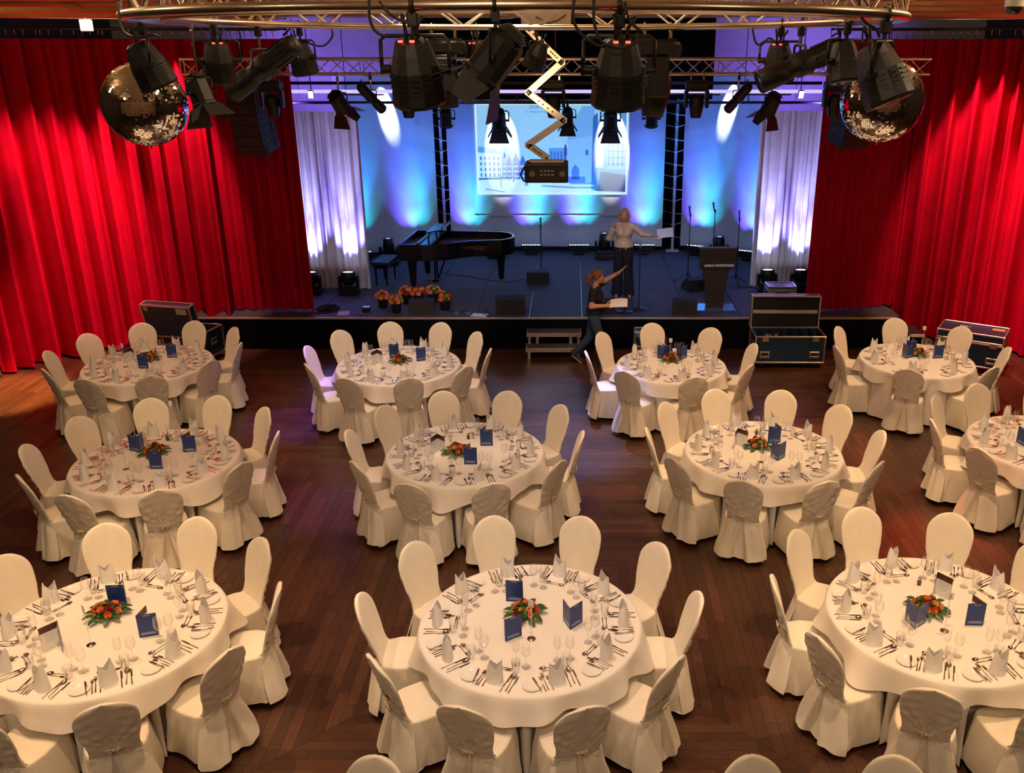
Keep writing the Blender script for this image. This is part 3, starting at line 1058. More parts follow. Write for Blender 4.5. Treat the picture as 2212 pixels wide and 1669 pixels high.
def menu_parts(half):
    outs = []
    for s, a in ((1, half), (-1, -half)):
        d = Vector((math.sin(a), math.cos(a), 0))      # along the panel away from the spine
        nrm = Vector((d.y, -d.x, 0)) * s               # outward
        outs.append((d, nrm))
    cov, inn, pho, lin, logo = MB(), MB(), MB(), MB(), MB()
    for i, (d, nrm) in enumerate(outs):
        a, b = d * 0.0, d * MW

        def sheet(mb, u0, u1, z0, z1, o0, o1):
            P = []
            for o in (o0, o1):
                for (u, z) in ((u0, z0), (u1, z0), (u1, z1), (u0, z1)):
                    P.append(d * (u * MW) + nrm * o + Vector((0, 0, z * MH)))
            mb.add(P, [(3, 2, 1, 0), (4, 5, 6, 7), (0, 1, 5, 4), (1, 2, 6, 5), (2, 3, 7, 6), (3, 0, 4, 7)])
        sheet(cov, 0, 1, 0, 1, 0.0, 0.0012)
        sheet(inn, 0.01, 0.99, 0.005, 0.995, -0.0012, 0.0)
        sheet(pho, 0.01, 0.99, 0.72, 0.99, -0.0018, -0.0012)
        for k in range(6):
            w = 0.3 - 0.04 * (k % 3)
            sheet(lin, 0.5 - w, 0.5 + w, 0.62 - k * 0.07, 0.632 - k * 0.07, -0.0016, -0.0012)
        sheet(logo, 0.33, 0.67, 0.925, 0.94, 0.0012, 0.0016)
        for k in range(4):
            sheet(logo, 0.1, 0.86 - 0.1 * (k == 3), 0.10 + k * 0.03, 0.107 + k * 0.03, 0.0012, 0.0016)
    return [('cover', cov.mesh('cover', [BLUECARD])), ('inner_page', inn.mesh('inner_page', [WHITECARD])), ('printed_photo', pho.mesh('printed_photo', [BROWNPRINT])),
            ('printed_text', lin.mesh('printed_text', [GREYINK])), ('white_lettering', logo.mesh('white_lettering', [INK]))]


MENU = menu_parts(math.radians(33))

# ---- table number
TN = [('base', MB().lathe([(0.0, 0.0), (0.036, 0.0), (0.037, 0.004), (0.03, 0.009), (0.008, 0.014), (0.0, 0.015)], 20).mesh('base', [CHROME])),
      ('rod', MB().cyl((0, 0, 0.012), (0, 0, 0.30), 0.003, n=8).ball((0, 0, 0.302), 0.007, 8, 6).mesh('rod', [CHROME])),
      ('number_card', MB().box((0, 0, 0.335), (0.05, 0.002, 0.065)).mesh('number_card', [WHITECARD]))]
NUM2 = text_mesh('2', 0.045, M('black print', (0.02, 0.02, 0.025), 0.5), 0.0004)
SHAKER_S = [('glass_body', MB().lathe([(0.0, 0.0), (0.018, 0.0), (0.018, 0.045), (0.014, 0.055)], 12).mesh('glass_body', [M('salt grey', (0.55, 0.53, 0.5), 0.3)])),
            ('steel_cap', MB().lathe([(0.0145, 0.054), (0.0145, 0.066), (0.009, 0.072), (0.0, 0.073)], 12).mesh('steel_cap', [CHROME]))]
SHAKER_P = [('glass_body', MB().lathe([(0.0, 0.0), (0.018, 0.0), (0.018, 0.045), (0.014, 0.055)], 12).mesh('glass_body', [M('pepper brown', (0.10, 0.075, 0.06), 0.3)])),
            SHAKER_S[1]]


# ---- flowers
def leaf_mesh(L, w, name):
    rows = []
    for k in range(7):
        q = k / 6
        ww = w * math.sin(PI * min(0.98, q * 0.92 + 0.04)) ** 0.8
        z = 0.22 * L * math.sin(q * 2.2) - 0.26 * L * q * q
        rows.append([(-ww, L * q, z + 0.15 * ww), (0, L * q, z), (ww, L * q, z + 0.15 * ww)])
    mb = MB()
    mb.grid(rows)
    return mb.mesh(name, [M('dark green leaf', (0.025, 0.085, 0.02), 0.4, var=0.4, vscale=20)])


LEAFM = leaf_mesh(0.11, 0.026, 'leaf')


def rose_mesh(rad, mat, name):
    mb = MB()
    for ring, (rr, h, n, op) in enumerate(((0.25, 1.0, 3, 0.1), (0.5, 0.92, 5, 0.3), (0.8, 0.75, 6, 0.55), (1.0, 0.5, 7, 0.9))):
        for i in range(n):
            a = 2 * PI * (i + ring * 0.37) / n
            rows = []
            for k in range(4):
                q = k / 3
                row = []
                for j in range(5):
                    u = (j / 4 - 0.5) * 2 * PI / n * 1.25
                    r_ = rad * (0.15 + (rr - 0.15) * q ** 0.8 + op * 0.12 * q * q)
                    row.append((r_ * math.cos(a + u), r_ * math.sin(a + u), rad * (-0.35 + (h + 0.35) * q - 0.22 * (u * n / PI) ** 2 * q)))
                rows.append(row)
            mb.grid(rows)
    mb.ball((0, 0, rad * 0.2), (rad * 0.5, rad * 0.5, rad * 0.6), 8, 5)
    return mb.mesh(name, [mat])


def gerbera_mesh(rad, mat, eye, name):
    mb = MB()
    for i in range(16):
        a = 2 * PI * i / 16
        c, s = math.cos(a), math.sin(a)
        px, py = -s, c
        mb.add([(0.2 * rad * c, 0.2 * rad * s, 0), (rad * 0.75 * c + px * rad * 0.15, rad * 0.75 * s + py * rad * 0.15, rad * 0.12),
                (rad * c, rad * s, rad * 0.02), (rad * 0.75 * c - px * rad * 0.15, rad * 0.75 * s - py * rad * 0.15, rad * 0.12)], [(0, 1, 2, 3)])
    mb.ball((0, 0, rad * 0.06), (rad * 0.28, rad * 0.28, rad * 0.16), 10, 6, mat=1)
    return mb.mesh(name, [mat, eye])


C_ORANGE = M('orange petal', (0.85, 0.22, 0.05), 0.55, var=0.2)
C_PEACH = M('peach petal', (0.85, 0.38, 0.16), 0.55, var=0.2)
C_RED = M('dark red petal', (0.42, 0.012, 0.015), 0.55, var=0.2)
C_YEL = M('yellow petal', (0.75, 0.42, 0.03), 0.55, var=0.2)
C_GRN = M('lime bud', (0.20, 0.26, 0.04), 0.6, var=0.3)
C_PINK = M('salmon petal', (0.85, 0.25, 0.18), 0.55, var=0.2)
BLOOMS = [rose_mesh(0.027, C_ORANGE, 'rose'), rose_mesh(0.027, C_PEACH, 'rose'), rose_mesh(0.025, C_RED, 'rose'),
          gerbera_mesh(0.030, C_ORANGE, C_RED, 'gerbera'), rose_mesh(0.017, C_YEL, 'yellow_bloom'), rose_mesh(0.015, C_GRN, 'bud'), rose_mesh(0.027, C_PINK, 'rose')]
BNAMES = ['rose', 'rose', 'red_rose', 'gerbera', 'yellow_bloom', 'bud', 'rose']


def foliage_mesh(rad, hh, n, seed, size=0.03):
    r = random.Random(seed)
    mb = MB()
    for i in range(n):
        a, p = r.uniform(0, 2 * PI), r.uniform(0.05, 1.5)
        d = Vector((math.cos(a) * math.sin(p), math.sin(a) * math.sin(p), math.cos(p)))
        c = Vector((d.x * rad, d.y * rad, d.z * hh)) * r.uniform(0.6, 1.0)
        u = Vector((r.uniform(-1, 1), r.uniform(-1, 1), r.uniform(-0.2, 0.8))).normalized()
        s_ = d.cross(u)
        s_ = s_.normalized() if s_.length > 1e-3 else Vector((1, 0, 0))
        L, w = size * r.uniform(0.6, 1.3), size * 0.32
        tip = c + (d * 0.6 + u * 0.6).normalized() * L
        mid = c.lerp(tip, 0.5)
        mb.add([c, mid + s_ * w + d * 0.003, tip, mid - s_ * w + d * 0.003], [(0, 1, 2, 3)], r.choice((0, 0, 1)))
    mb.ball((0, 0, hh * 0.3), (rad * 0.75, rad * 0.75, hh * 0.6), 12, 6)
    return mb.mesh('foliage', [M('green foliage', (0.04, 0.11, 0.025), 0.5, var=0.5, vscale=30), M('lime foliage', (0.16, 0.24, 0.04), 0.5, var=0.4, vscale=30)])


FOLI = [foliage_mesh(0.115, 0.10, 220, s) for s in (1, 2)]


def centrepiece(x, y, z, seed, label):
    r = random.Random(seed)
    e = empty('flower_arrangement', label, 'flowers', (x, y, z), r.uniform(0, 6), group=None)
    obj('foliage', FOLI[seed % 2], e)
    for i in range(11):
        a = 2 * PI * i / 11 + r.uniform(-0.2, 0.2)
        obj('leaf', LEAFM, e, (0.085 * math.cos(a), 0.085 * math.sin(a), 0.03), (r.uniform(-0.1, 0.25), 0, a - PI / 2))
    order = [0, 2, 1, 4, 3, 5, 0, 1, 4, 2, 5, 3, 0, 4, 1]
    k = 0
    for (p, n) in ((0.15, 1), (0.62, 5), (1.08, 9)):
        for i in range(n):
            a = 2 * PI * (i + 0.3 * r.random()) / n + p * 2
            t = order[(k + seed) % 15]
            k += 1
            d = Vector((math.cos(a) * math.sin(p), math.sin(a) * math.sin(p), math.cos(p)))
            q = d.to_track_quat('Z', 'Y').to_euler()
            obj(BNAMES[t], BLOOMS[t], e, (d.x * 0.112, d.y * 0.112, 0.012 + d.z * 0.105), q)
    return e


PH = {'A': 'stage-row table by the open-lidded blue case', 'B': 'stage-row table in front of the grand piano',
      'C': 'stage-row table beside the stage steps', 'D': 'stage-row table by the closed blue case',
      'E': 'middle-row table nearest the piano-side curtain', 'F': 'middle-row table second from piano-side curtain',
      'G': 'middle-row table third from piano-side curtain', 'H': 'middle-row table farthest from piano-side curtain',
      'I': 'last-row table nearest the piano-side curtain', 'J': 'last-row table second from piano-side curtain',
      'K': 'last-row table third from piano-side curtain'}
DEG = PI / 180
TEN = [18 + 36 * i for i in range(10)]
ROT = {'A': -9, 'B': 2, 'E': -8, 'F': 0, 'G': 2, 'H': 4, 'I': -8, 'J': 0, 'K': 6}
# chair angles measured clockwise from the stage side
ANG = {k: [a + ROT[k] for a in TEN] for k in 'ABEFGHIJK'}
ANG['C'] = [-8 + 45 * i for i in range(8)]
ANG['D'] = [4, 50, 100, 150, 205, 262, 310]
# menus (pixel of the foot of the spine's middle, facing), flowers, number stand per table
EXTRA = {
    'J': dict(fl=(1133, 1342), num=(1148, 1379), menus=[((1130, 1300), -50), ((1092, 1385), 25), ((1245, 1362), 10)]),
    'I': dict(fl=(222, 1342), num=(197, 1392), menus=[((275, 1308), -60), ((312, 1380), 40), ((125, 1390), 185)]),
    'K': dict(fl=(2010, 1330), num=(2040, 1362), menus=[((2015, 1265), 175), ((1970, 1362), 20), ((2130, 1352), -55)], salt=[(1985, 1262)]),
    'F': dict(fl=(985, 985), num=(976, 1006), menus=[((940, 970), 170), ((1038, 962), 55), ((1003, 1002), 57)], salt=[(1012, 947), (1022, 946)]),
    'G': dict(fl=(1640, 972), num=(1643, 998), menus=[((1592, 958), 170), ((1685, 956), -50), ((1680, 995), 12)], salt=[(1634, 938), (1642, 939)]),
    'E': dict(fl=(325, 982), num=(273, 1013), menus=[((290, 970), -40), ((397, 976), 50), ((325, 1012), 57)], salt=[(362, 950), (370, 951)]),
    'H': dict(fl=(2262, 960), num=(2250, 990), menus=[((2200, 965), 20), ((2290, 945), -50), ((2300, 990), 30)]),
    'B': dict(fl=(862, 785), num=(828, 795), menus=[((814, 782), 170), ((863, 762), -57), ((900, 780), 30)]),
    'C': dict(fl=(1450, 768), num=(1447, 780), menus=[((1424, 765), 25), ((1420, 748), -40), ((1487, 768), 12)]),
    'D': dict(fl=(1985, 770), num=(1991, 752), menus=[((1958, 774), 25), ((1975, 752), -45), ((2022, 773), 50)]),
    'A': dict(fl=(318, 778), num=(272, 792), menus=[((275, 775), 172), ((300, 795), 57), ((362, 772), 52)], salt=[(336, 763)])}


def build_table(k):
    tx, ty, R_ = TABLES[k]
    ph = PH[k]
    ang = ANG[k]
    seed = ord(k)
    r = random.Random(seed)
    ap = ang
    e = empty('round_table', 'round banquet table under white cloths, the ' + ph.replace(' table', ' one', 1), 'table', (tx, ty, 0))
    obj('tabletop', (MB().lathe([(0.0, 0.75), (R_ - 0.01, 0.75), (R_ - 0.005, 0.745), (R_ - 0.01, 0.722), (0.0, 0.722)], 40), M('table board', (0.35, 0.25, 0.15), 0.6)), e)
    obj('pedestal', (MB().lathe([(0.3, 0.0), (0.3, 0.03), (0.06, 0.07), (0.05, 0.66), (0.2, 0.722)], 20), BLACK), e)
    # chair directions in maths angle
    ca = [(90 - a) * DEG for a in ang]
    obj('floor_length_cloth', under_cloth(R_, ca, seed), None, (tx, ty, 0), label='floor-length white undercloth on the ' + ph, cat='tablecloth', group='undercloths')
    obj('table_cloth', over_cloth(R_, seed + 1, r.uniform(0, 1.5)), None, (tx, ty, 0), label='short white top cloth draped on the ' + ph, cat='tablecloth', group='top cloths')
    Z = 0.757
    gi = 0
    for ii, (a, c) in enumerate(zip(ang, ca)):
        am = a % 360
        side = 'with its back to the stage' if (am < 62 or am > 298) else 'facing the stage' if 118 < am < 242 else 'turned to the piano side' if am < 180 else 'turned to the lectern side'
        rr = R_ + 0.085 + r.uniform(-0.012, 0.03)
        jit = r.uniform(-0.05, 0.05)
        rz = c + PI / 2
        chair(tx + rr * math.cos(c), ty + rr * math.sin(c), rz + jit, 'cream chair %s, %s' % (side, ph),
              'chairs at the ' + ph, ii + seed)
        # setting frame: x right of the diner, y towards the table centre
        o = Vector((tx + (R_ - 0.14) * math.cos(c), ty + (R_ - 0.14) * math.sin(c), 0))
        yv = Vector((-math.cos(c), -math.sin(c), 0))
        xv = Vector((yv.y, -yv.x, 0))
        rb = math.atan2(-xv.y * -1, xv.x)

        def put(name, me, x, y, rot, lab, cat, z=Z, tilt=(0, 0)):
            p = o + xv * (x + r.uniform(-0.006, 0.006)) + yv * (y + r.uniform(-0.006, 0.006))
            obj(name, me, None, (p.x, p.y, z), (tilt[0], tilt[1], math.atan2(xv.y, xv.x) + rot + r.uniform(-0.06, 0.06)),
                label=lab + ' on the ' + ph, cat=cat, group=name.replace('_', ' ') + 's on the ' + ph)
        sc = 1.0
        put('bread_plate', PLATE, -0.195, 0.0, 0, 'white bread plate', 'plate')
        put('butter_knife', K_BUTTER, -0.155, 0.0, 0.1, 'steel butter knife', 'knife', Z + 0.0135)
        put('table_fork', F_TABLE, -0.09, 0.02, 0.0, 'long steel dinner fork', 'fork')
        put('starter_fork', F_START, -0.115, 0.0, 0.0, 'steel starter fork', 'fork')
        put('starter_fork', F_START, -0.063, 0.0, 0.0, 'steel starter fork', 'fork')
        put('napkin', NAPS[(ii + seed) % 3], 0.0, 0.0, r.uniform(-0.5, 0.5), 'white napkin folded upright', 'napkin')
        put('table_knife', K_TABLE, 0.085, 0.01, 0.0, 'steel dinner knife', 'knife')
        put('soup_spoon', S_SOUP, 0.116, 0.02, 0.0, 'steel soup spoon', 'spoon')
        put('starter_knife', K_START, 0.147, 0.0, 0.0, 'steel starter knife', 'knife')
        put('dessert_spoon', S_DES, -0.005, 0.165, PI / 2, 'steel dessert spoon lying crosswise', 'spoon')
        put('dessert_fork', F_DES, 0.0, 0.14, -PI / 2, 'steel dessert fork lying crosswise', 'fork')
        put('water_tumbler', TUMBLER, 0.115, 0.145, 0, 'clear water tumbler', 'glass')
        put('wine_glass', WINE, 0.165, 0.225, 0, 'clear stemmed white wine glass', 'glass')
        put('tall_wine_glass', WINE_L, 0.075, 0.235, 0, 'tall clear stemmed wine glass', 'glass')
    x = EXTRA[k]

    def inside(q, lim):
        d = Vector((q.x - tx, q.y - ty, 0))
        return q if d.length < lim else Vector((tx, ty, q.z)) + d * (lim / d.length)
    p = at_z(x['fl'][0], x['fl'][1], Z)
    p = inside(p + Vector((0, 0.09, 0)), 0.2)
    centrepiece(p.x, p.y, Z, seed, 'low dome of bright flowers on the ' + ph)
    for j, ((mx_, my_), f) in enumerate(x['menus']):
        q = inside(at_z(mx_, my_, Z), 0.34 if R_ > 0.85 else 0.28)
        assemble('menu_card', 'blue folded menu card standing on the ' + ph, 'menu card', MENU, (q.x, q.y, Z), -f * DEG, group='menu cards on the ' + ph)
    q = at_z(x['num'][0], x['num'][1], Z)
    t = assemble('table_number', 'slim chrome table number stand on the ' + ph, 'table number', TN, (q.x, q.y, Z), r.uniform(-0.9, -0.3))
    if k == 'K':
        obj('number', NUM2, t.children[2], (0, -0.0014, 0.318), (PI / 2, 0, 0))
    for j, s_ in enumerate(x.get('salt', [])):
        q = at_z(s_[0], s_[1], Z)
        assemble('pepper_shaker' if j == 0 else 'salt_shaker', ('dark pepper' if j == 0 else 'pale salt') + ' shaker with steel cap on the ' + ph, 'shaker', SHAKER_P if j == 0 else SHAKER_S, (q.x, q.y, Z))


for k_ in TABLES:
    build_table(k_)
# chairs whose tables lie outside the picture, their backs towards the stage
for i, (x, y, rz) in enumerate(((-1.33, 4.1, 2.9), (1.17, 4.1, 3.3), (1.95, 4.1, 2.95))):
    chair(x, y, rz, ('lone cream chair top behind the last-row table second from piano-side curtain', 'cream chair top behind the last-row table third from piano-side curtain',
                     'cream chair top behind the last-row table third from piano-side curtain')[i], 'chairs of the row under the balcony', i)

# ================================================================== on the stage
SZ = STAGE_Z
PIANO = M('piano lacquer', (0.004, 0.004, 0.005), 0.16, var=0.1, spec=0.35)
GOLDP = M('gold iron frame', (0.12, 0.04, 0.015), 0.45, 0.5)
BRASS = M('brass', (0.75, 0.6, 0.35), 0.25, 1.0)


def build_piano():
    org, dirv = Vector((-3.38, 18.20, SZ)), math.atan2(-0.12, 1.66)
    e = empty('grand_piano', 'black grand piano without lid, its tail towards the microphone stand', 'piano', org, dirv)
    pts = [(0, -0.74), (0.45, -0.745), (0.72, -0.72), (0.95, -0.60), (1.15, -0.42), (1.4, -0.26), (1.7, -0.19), (1.95, -0.14), (2.1, 0.0), (2.16, 0.2), (2.12, 0.45), (2.0, 0.64),
           (1.8, 0.73), (1.5, 0.745), (0.0, 0.745)]
    # refine
    P = []
    for i in range(len(pts)):
        a, b = pts[i], pts[(i + 1) % len(pts)]
        P.append(a)
    c = Vector((0.95, 0.12))
    inner = []
    n = len(P)
    for i in range(n):
        p0, p1, p2 = Vector(P[i - 1]), Vector(P[i]), Vector(P[(i + 1) % n])
        t = ((p1 - p0).normalized() + (p2 - p1).normalized()).normalized()
        inner.append(tuple(p1 + Vector((-t.y, t.x)) * 0.05))
    mb = MB()
    z0, z1 = 0.66, 0.98
    vs = [(p[0], p[1], z0) for p in P] + [(p[0], p[1], z1) for p in P] + [(p[0], p[1], z1) for p in inner] + [(p[0], p[1], 0.84) for p in inner]
    fs = []
    for i in range(n):
        j = (i + 1) % n
        fs += [(i, j, n + j, n + i), (n + i, n + j, 2 * n + j, 2 * n + i), (2 * n + i, 2 * n + j, 3 * n + j, 3 * n + i)]
    fs.append(tuple(range(n))[::-1])
    mb.add(vs, fs, 0, False)
    rim = obj('case', (mb, [PIANO]), e)
    sb = MB()
    sb.add([(p[0], p[1], 0.845) for p in inner], [tuple(range(n))])
    obj('soundboard', (sb, [GOLDP]), e, label='reddish gold iron frame inside the case')
    ib = MB()
    for k in range(6):
        ib.box((0.95 + 0.06 * k, 0.3 - 0.05 * k, 0.87), (1.5 - 0.1 * k, 0.025, 0.03), mx=Matrix.Rotation(-0.12 - 0.05 * k, 4, 'Z'))
    obj('frame_bars', (ib, [GOLDP]), e)
    obj('fallboard', (MB().box((0.36, 0.0, 0.93), (0.04, 1.36, 0.14)), PIANO), e)
    obj('pin_block', (MB().box((0.5, 0.0, 0.955), (0.26, 1.38, 0.03)), PIANO), e)
    obj('white_keys', (MB().box((0.2, 0, 0.755), (0.2, 1.23, 0.03)), M('ivory', (0.75, 0.72, 0.65), 0.3)), rim)
    kb = MB()
    for i in range(36):
        kb.box((0.24, -0.6 + i * 0.0335, 0.775), (0.1, 0.012, 0.02))
    obj('black_keys', (kb, [PIANO]), rim)
    # music desk
    d = MB().box((0.55, 0.0, 1.09), (0.03, 0.72, 0.22), mx=None)
    desk = obj('music_desk', (MB().box((0, 0, 0.0), (0.36, 0.86, 0.022), ch=0.004), PIANO), e, (0.62, 0.12, 1.16), (0, -0.18, 0))
    obj('ledge', (MB().box((0.16, 0, 0.03), (0.02, 0.8, 0.05)), PIANO), desk)
    for v in (-0.26, 0.45):
        obj('desk_post', (MB().cyl((0.48, v, 0.95), (0.52, v, 1.15), 0.016, n=8), PIANO), e)
    # legs with brass casters
    for (u, v) in ((0.22, -0.62), (0.22, 0.64), (1.86, 0.24)):
        lg = obj('leg', (MB().lathe([(0.05, 0.09), (0.055, 0.13), (0.075, 0.42), (0.095, 0.6), (0.1, 0.66)], 8, cap0=True, cap1=True, smooth=False), PIANO), e, (u, v, 0))
        obj('caster', (MB().cyl((0, 0, 0.12), (0, 0, 0.05), 0.03, n=10).cyl((0, -0.02, 0.028), (0, 0.02, 0.028), 0.028, n=12), BRASS), lg)
    ly = MB()
    for s in (-1, 1):
        ly.cyl((0.55, s * 0.08, 0.66), (0.55, s * 0.11, 0.12), 0.02, n=8)
        ly.cyl((0.80, s * 0.05, 0.66), (0.58, s * 0.07, 0.12), 0.01, n=6)
    ly.box((0.55, 0, 0.11), (0.14, 0.28, 0.06), ch=0.01)
    ly = obj('pedal_lyre', (ly, [PIANO]), e)
    for k in (-1, 0, 1):
        obj('pedal', (MB().box((0.43, k * 0.07, 0.085), (0.16, 0.03, 0.012), ch=0.004), BRASS), ly)
    # bench
    b = empty('piano_bench', 'dark piano bench in front of the keyboard', 'bench', (-3.92, 18.36, SZ), dirv + PI / 2)
    obj('seat', (MB().box((0, 0, 0.475), (0.78, 0.34, 0.06), ch=0.015), M('black bench leather', (0.015, 0.015, 0.016), 0.4)), b)
    obj('apron', (MB().box((0, 0, 0.41), (0.7, 0.28, 0.08)), PIANO), b)
    for x in (-0.31, 0.31):
        for y in (-0.11, 0.11):
            obj('leg', (MB().cyl((x, y, 0.40), (x, y, 0), 0.026, 0.016, n=8), PIANO), b)


build_piano()

# ---- microphones and stands
MICB = M('microphone body', (0.05, 0.05, 0.055), 0.4, 0.4)
MESHG = M('microphone mesh', (0.35, 0.35, 0.36), 0.4, 0.8, bump=0.5, bscale=200)


def mic_mesh():
    return MB().cyl((0, 0, 0), (0, 0, 0.15), 0.010, 0.017, n=10)


MIC = MB().cyl((0, 0, 0), (0, 0, 0.15), 0.012, 0.018, n=10).mesh('microphone', [MICB])
MICH = MB().ball((0, 0, 0.165), (0.026, 0.026, 0.03), 12, 8).mesh('grille', [MESHG])


def mic_stand(p, h, label, tripod=False, tilt=0.5, rz=0.0, mic=True):
    e = empty('microphone_stand', label, 'mic stand', (p[0], p[1], SZ), rz)
    if tripod:
        obj('hub', (MB().cyl((0, 0, 0.13), (0, 0, 0.24), 0.022, n=10), BLACK), e)
        for k in range(3):
            a = 2 * PI * k / 3 + 0.5
            obj('leg', (MB().tube([(0, 0, 0.19), (0.30 * math.cos(a), 0.30 * math.sin(a), 0.012)], 0.010, 6).ball((0.30 * math.cos(a), 0.30 * math.sin(a), 0.014), 0.014, 8, 6), BLACK), e)
        obj('pole', (MB().cyl((0, 0, 0.15), (0, 0, h * 0.55), 0.012, n=8).cyl((0, 0, h * 0.5), (0, 0, h), 0.009, n=8), BLACK), e)
        obj('clutch', (MB().cyl((0, 0, h * 0.54), (0, 0, h * 0.60), 0.02, n=10), BLACK), e)
    else:
        obj('base', (MB().lathe([(0, 0), (0.155, 0), (0.16, 0.006), (0.155, 0.014), (0.05, 0.02), (0.018, 0.04), (0, 0.04)], 28), BLACK), e)
        obj('pole', (MB().cyl((0, 0, 0.03), (0, 0, h), 0.011, n=8), BLACK), e)
    obj('clip', (MB().cyl((0, 0, h - 0.01), (0, 0, h + 0.06), 0.017, n=8), BLACK), e)
    if mic:
        m = obj('microphone', MIC, e, (0, 0.02, h + 0.02), (-tilt, 0, 0))
        obj('grille', MICH, m)
    return e


mic_stand((0.93, 16.12), 1.02, 'round-base microphone stand in front of the woman on stage', tilt=-0.35)
mic_stand((1.21, 16.31), 1.02, 'round-base microphone stand beside the woman on stage', tilt=-0.3)
mic_stand((-0.70, 18.85), 1.05, 'microphone stand behind the small monitor by the piano tail', tilt=0.0)
mic_stand((2.36, 18.32), 1.38, 'tripod microphone stand nearest the woman, before the laced pole', True, 0.25, 0.3)
mic_stand((2.95, 18.9), 1.36, 'middle one of three tripod microphone stands behind the lectern', True, 0.2, 1.0)
mic_stand((3.33, 18.15), 1.32, 'tripod microphone stand nearest the pale side curtain', True, 0.2, 0.1)

# ---- wedge monitors
GRILLE = M('speaker grille', (0.022, 0.020, 0.019), 0.7, var=0.2, vscale=200, bump=0.4, bscale=300)
CABI = M('speaker cabinet', (0.018, 0.016, 0.015), 0.55, bump=0.2, bscale=120)


def wedge_meshes(w, d, h):
    prof = [(-d / 2, 0), (d / 2, 0), (d / 2, h * 0.35), (-d / 2 + d * 0.42, h), (-d / 2, h * 0.86)]
    mx = Matrix.Rotation(PI / 2, 4, 'Y') @ Matrix.Rotation(PI / 2, 4, 'Z')
    mb = MB()
    vs = [(x, p[0], p[1]) for x in (-w / 2, w / 2) for p in prof]
    n = len(prof)
    mb.add(vs, [tuple(range(n)), tuple(range(2 * n - 1, n - 1, -1))] + [(i, n + i, n + (i + 1) % n, (i + 1) % n) for i in range(n)])
    a, b = Vector((0, d / 2, h * 0.35)), Vector((0, -d / 2 + d * 0.42, h))
    nrm = Vector((0, (b - a).z, -(b - a).y)).normalized()
    g = MB()
    i0, i1 = a.lerp(b, 0.06), a.lerp(b, 0.94)
    q = [Vector((x, p.y, p.z)) + nrm * o for o in (0.001, 0.008) for p in (i0, i1) for x in (-w * 0.46, w * 0.46)]
    g.add(q, [(4, 5, 7, 6), (0, 1, 5, 4), (2, 6, 7, 3), (0, 4, 6, 2), (1, 3, 7, 5)])
    hd = MB().box((0, -d / 2 - 0.004, h * 0.55), (w * 0.25, 0.008, 0.03)).mesh('handle_recess', [BLACKM])
    return mb.mesh('cabinet', [CABI]), g.mesh('grille', [GRILLE]), hd


W1 = wedge_meshes(0.54, 0.36, 0.33)
W2 = wedge_meshes(0.46, 0.34, 0.28)
for (p, rz, W, lab) in (((-0.75, 18.4), 0, W2, 'small black monitor speaker in front of the piano tail'),
                        ((-1.17, 16.12), 0.03, W1, 'black wedge monitor beside the sheet at the stage edge'),
                        ((-2.80, 16.08), 0.1, W2, 'black wedge monitor among the flower pots'),
                        ((0.52, 16.12), -0.05, W2, 'black wedge monitor behind the walking woman'),
                        ((2.04, 16.08), -0.12, W2, 'black wedge monitor beside the lectern foot'),
                        ((2.45, 17.75), 0.4, W2, 'black monitor speaker standing behind the lectern')):
    assemble('stage_monitor', lab, 'speaker', [('cabinet', W[0]), ('grille', W[1]), ('handle_recess', W[2])], (p[0], p[1], SZ), rz)

# ---- lectern
LECT = M('dark lectern', (0.030, 0.022, 0.022), 0.35, var=0.1)
e = empty('lectern', 'dark tapered lectern lettered in pale capitals on the stage', 'lectern', (2.63, 16.35, SZ), -0.03)
obj('glass_base', (MB().box((0, 0.03, 0.012), (0.75, 0.5, 0.02)), M('blue tinted glass', (0.05, 0.12, 0.17), 0.1, coat=0.5)), e)
cb = MB()
prof = [(0.02, 0.16), (0.35, 0.185), (0.7, 0.225), (0.95, 0.27)]
rows = [[(-w_, -0.04, z), (w_, -0.04, z), (w_, 0.10 + z * 0.1, z), (-w_, 0.10 + z * 0.1, z)] for z, w_ in prof]
cb.grid(rows, closed=True, smooth=False)
obj('column', (cb, [LECT]), e)
hp = obj('head_panel', (MB().box((0, 0, 0), (0.66, 0.05, 0.40), ch=0.006), LECT), e, (0, -0.10, 0.98), (0.12, 0, 0))
obj('reading_top', (MB().box((0, 0.16, 0.2), (0.64, 0.36, 0.025), mx=Matrix.Rotation(-0.25, 4, 'X')), LECT), e, (0, -0.10, 0.98))
LT = M('pale lettering', (0.75, 0.72, 0.7), 0.5, emit=(0.8, 0.75, 0.72), estr=0.25)
t1 = text_mesh('spielbank HOHENSYBURG', 0.062, LT, 0.001)
xs = [v.co.x for v in t1.vertices]
s_ = 0.54 / (max(xs) - min(xs))
for v in t1.vertices:
    v.co.x *= s_
obj('lettering', t1, hp, (0.035, -0.027, -0.15), (PI / 2, 0, 0), label='pale lettering')

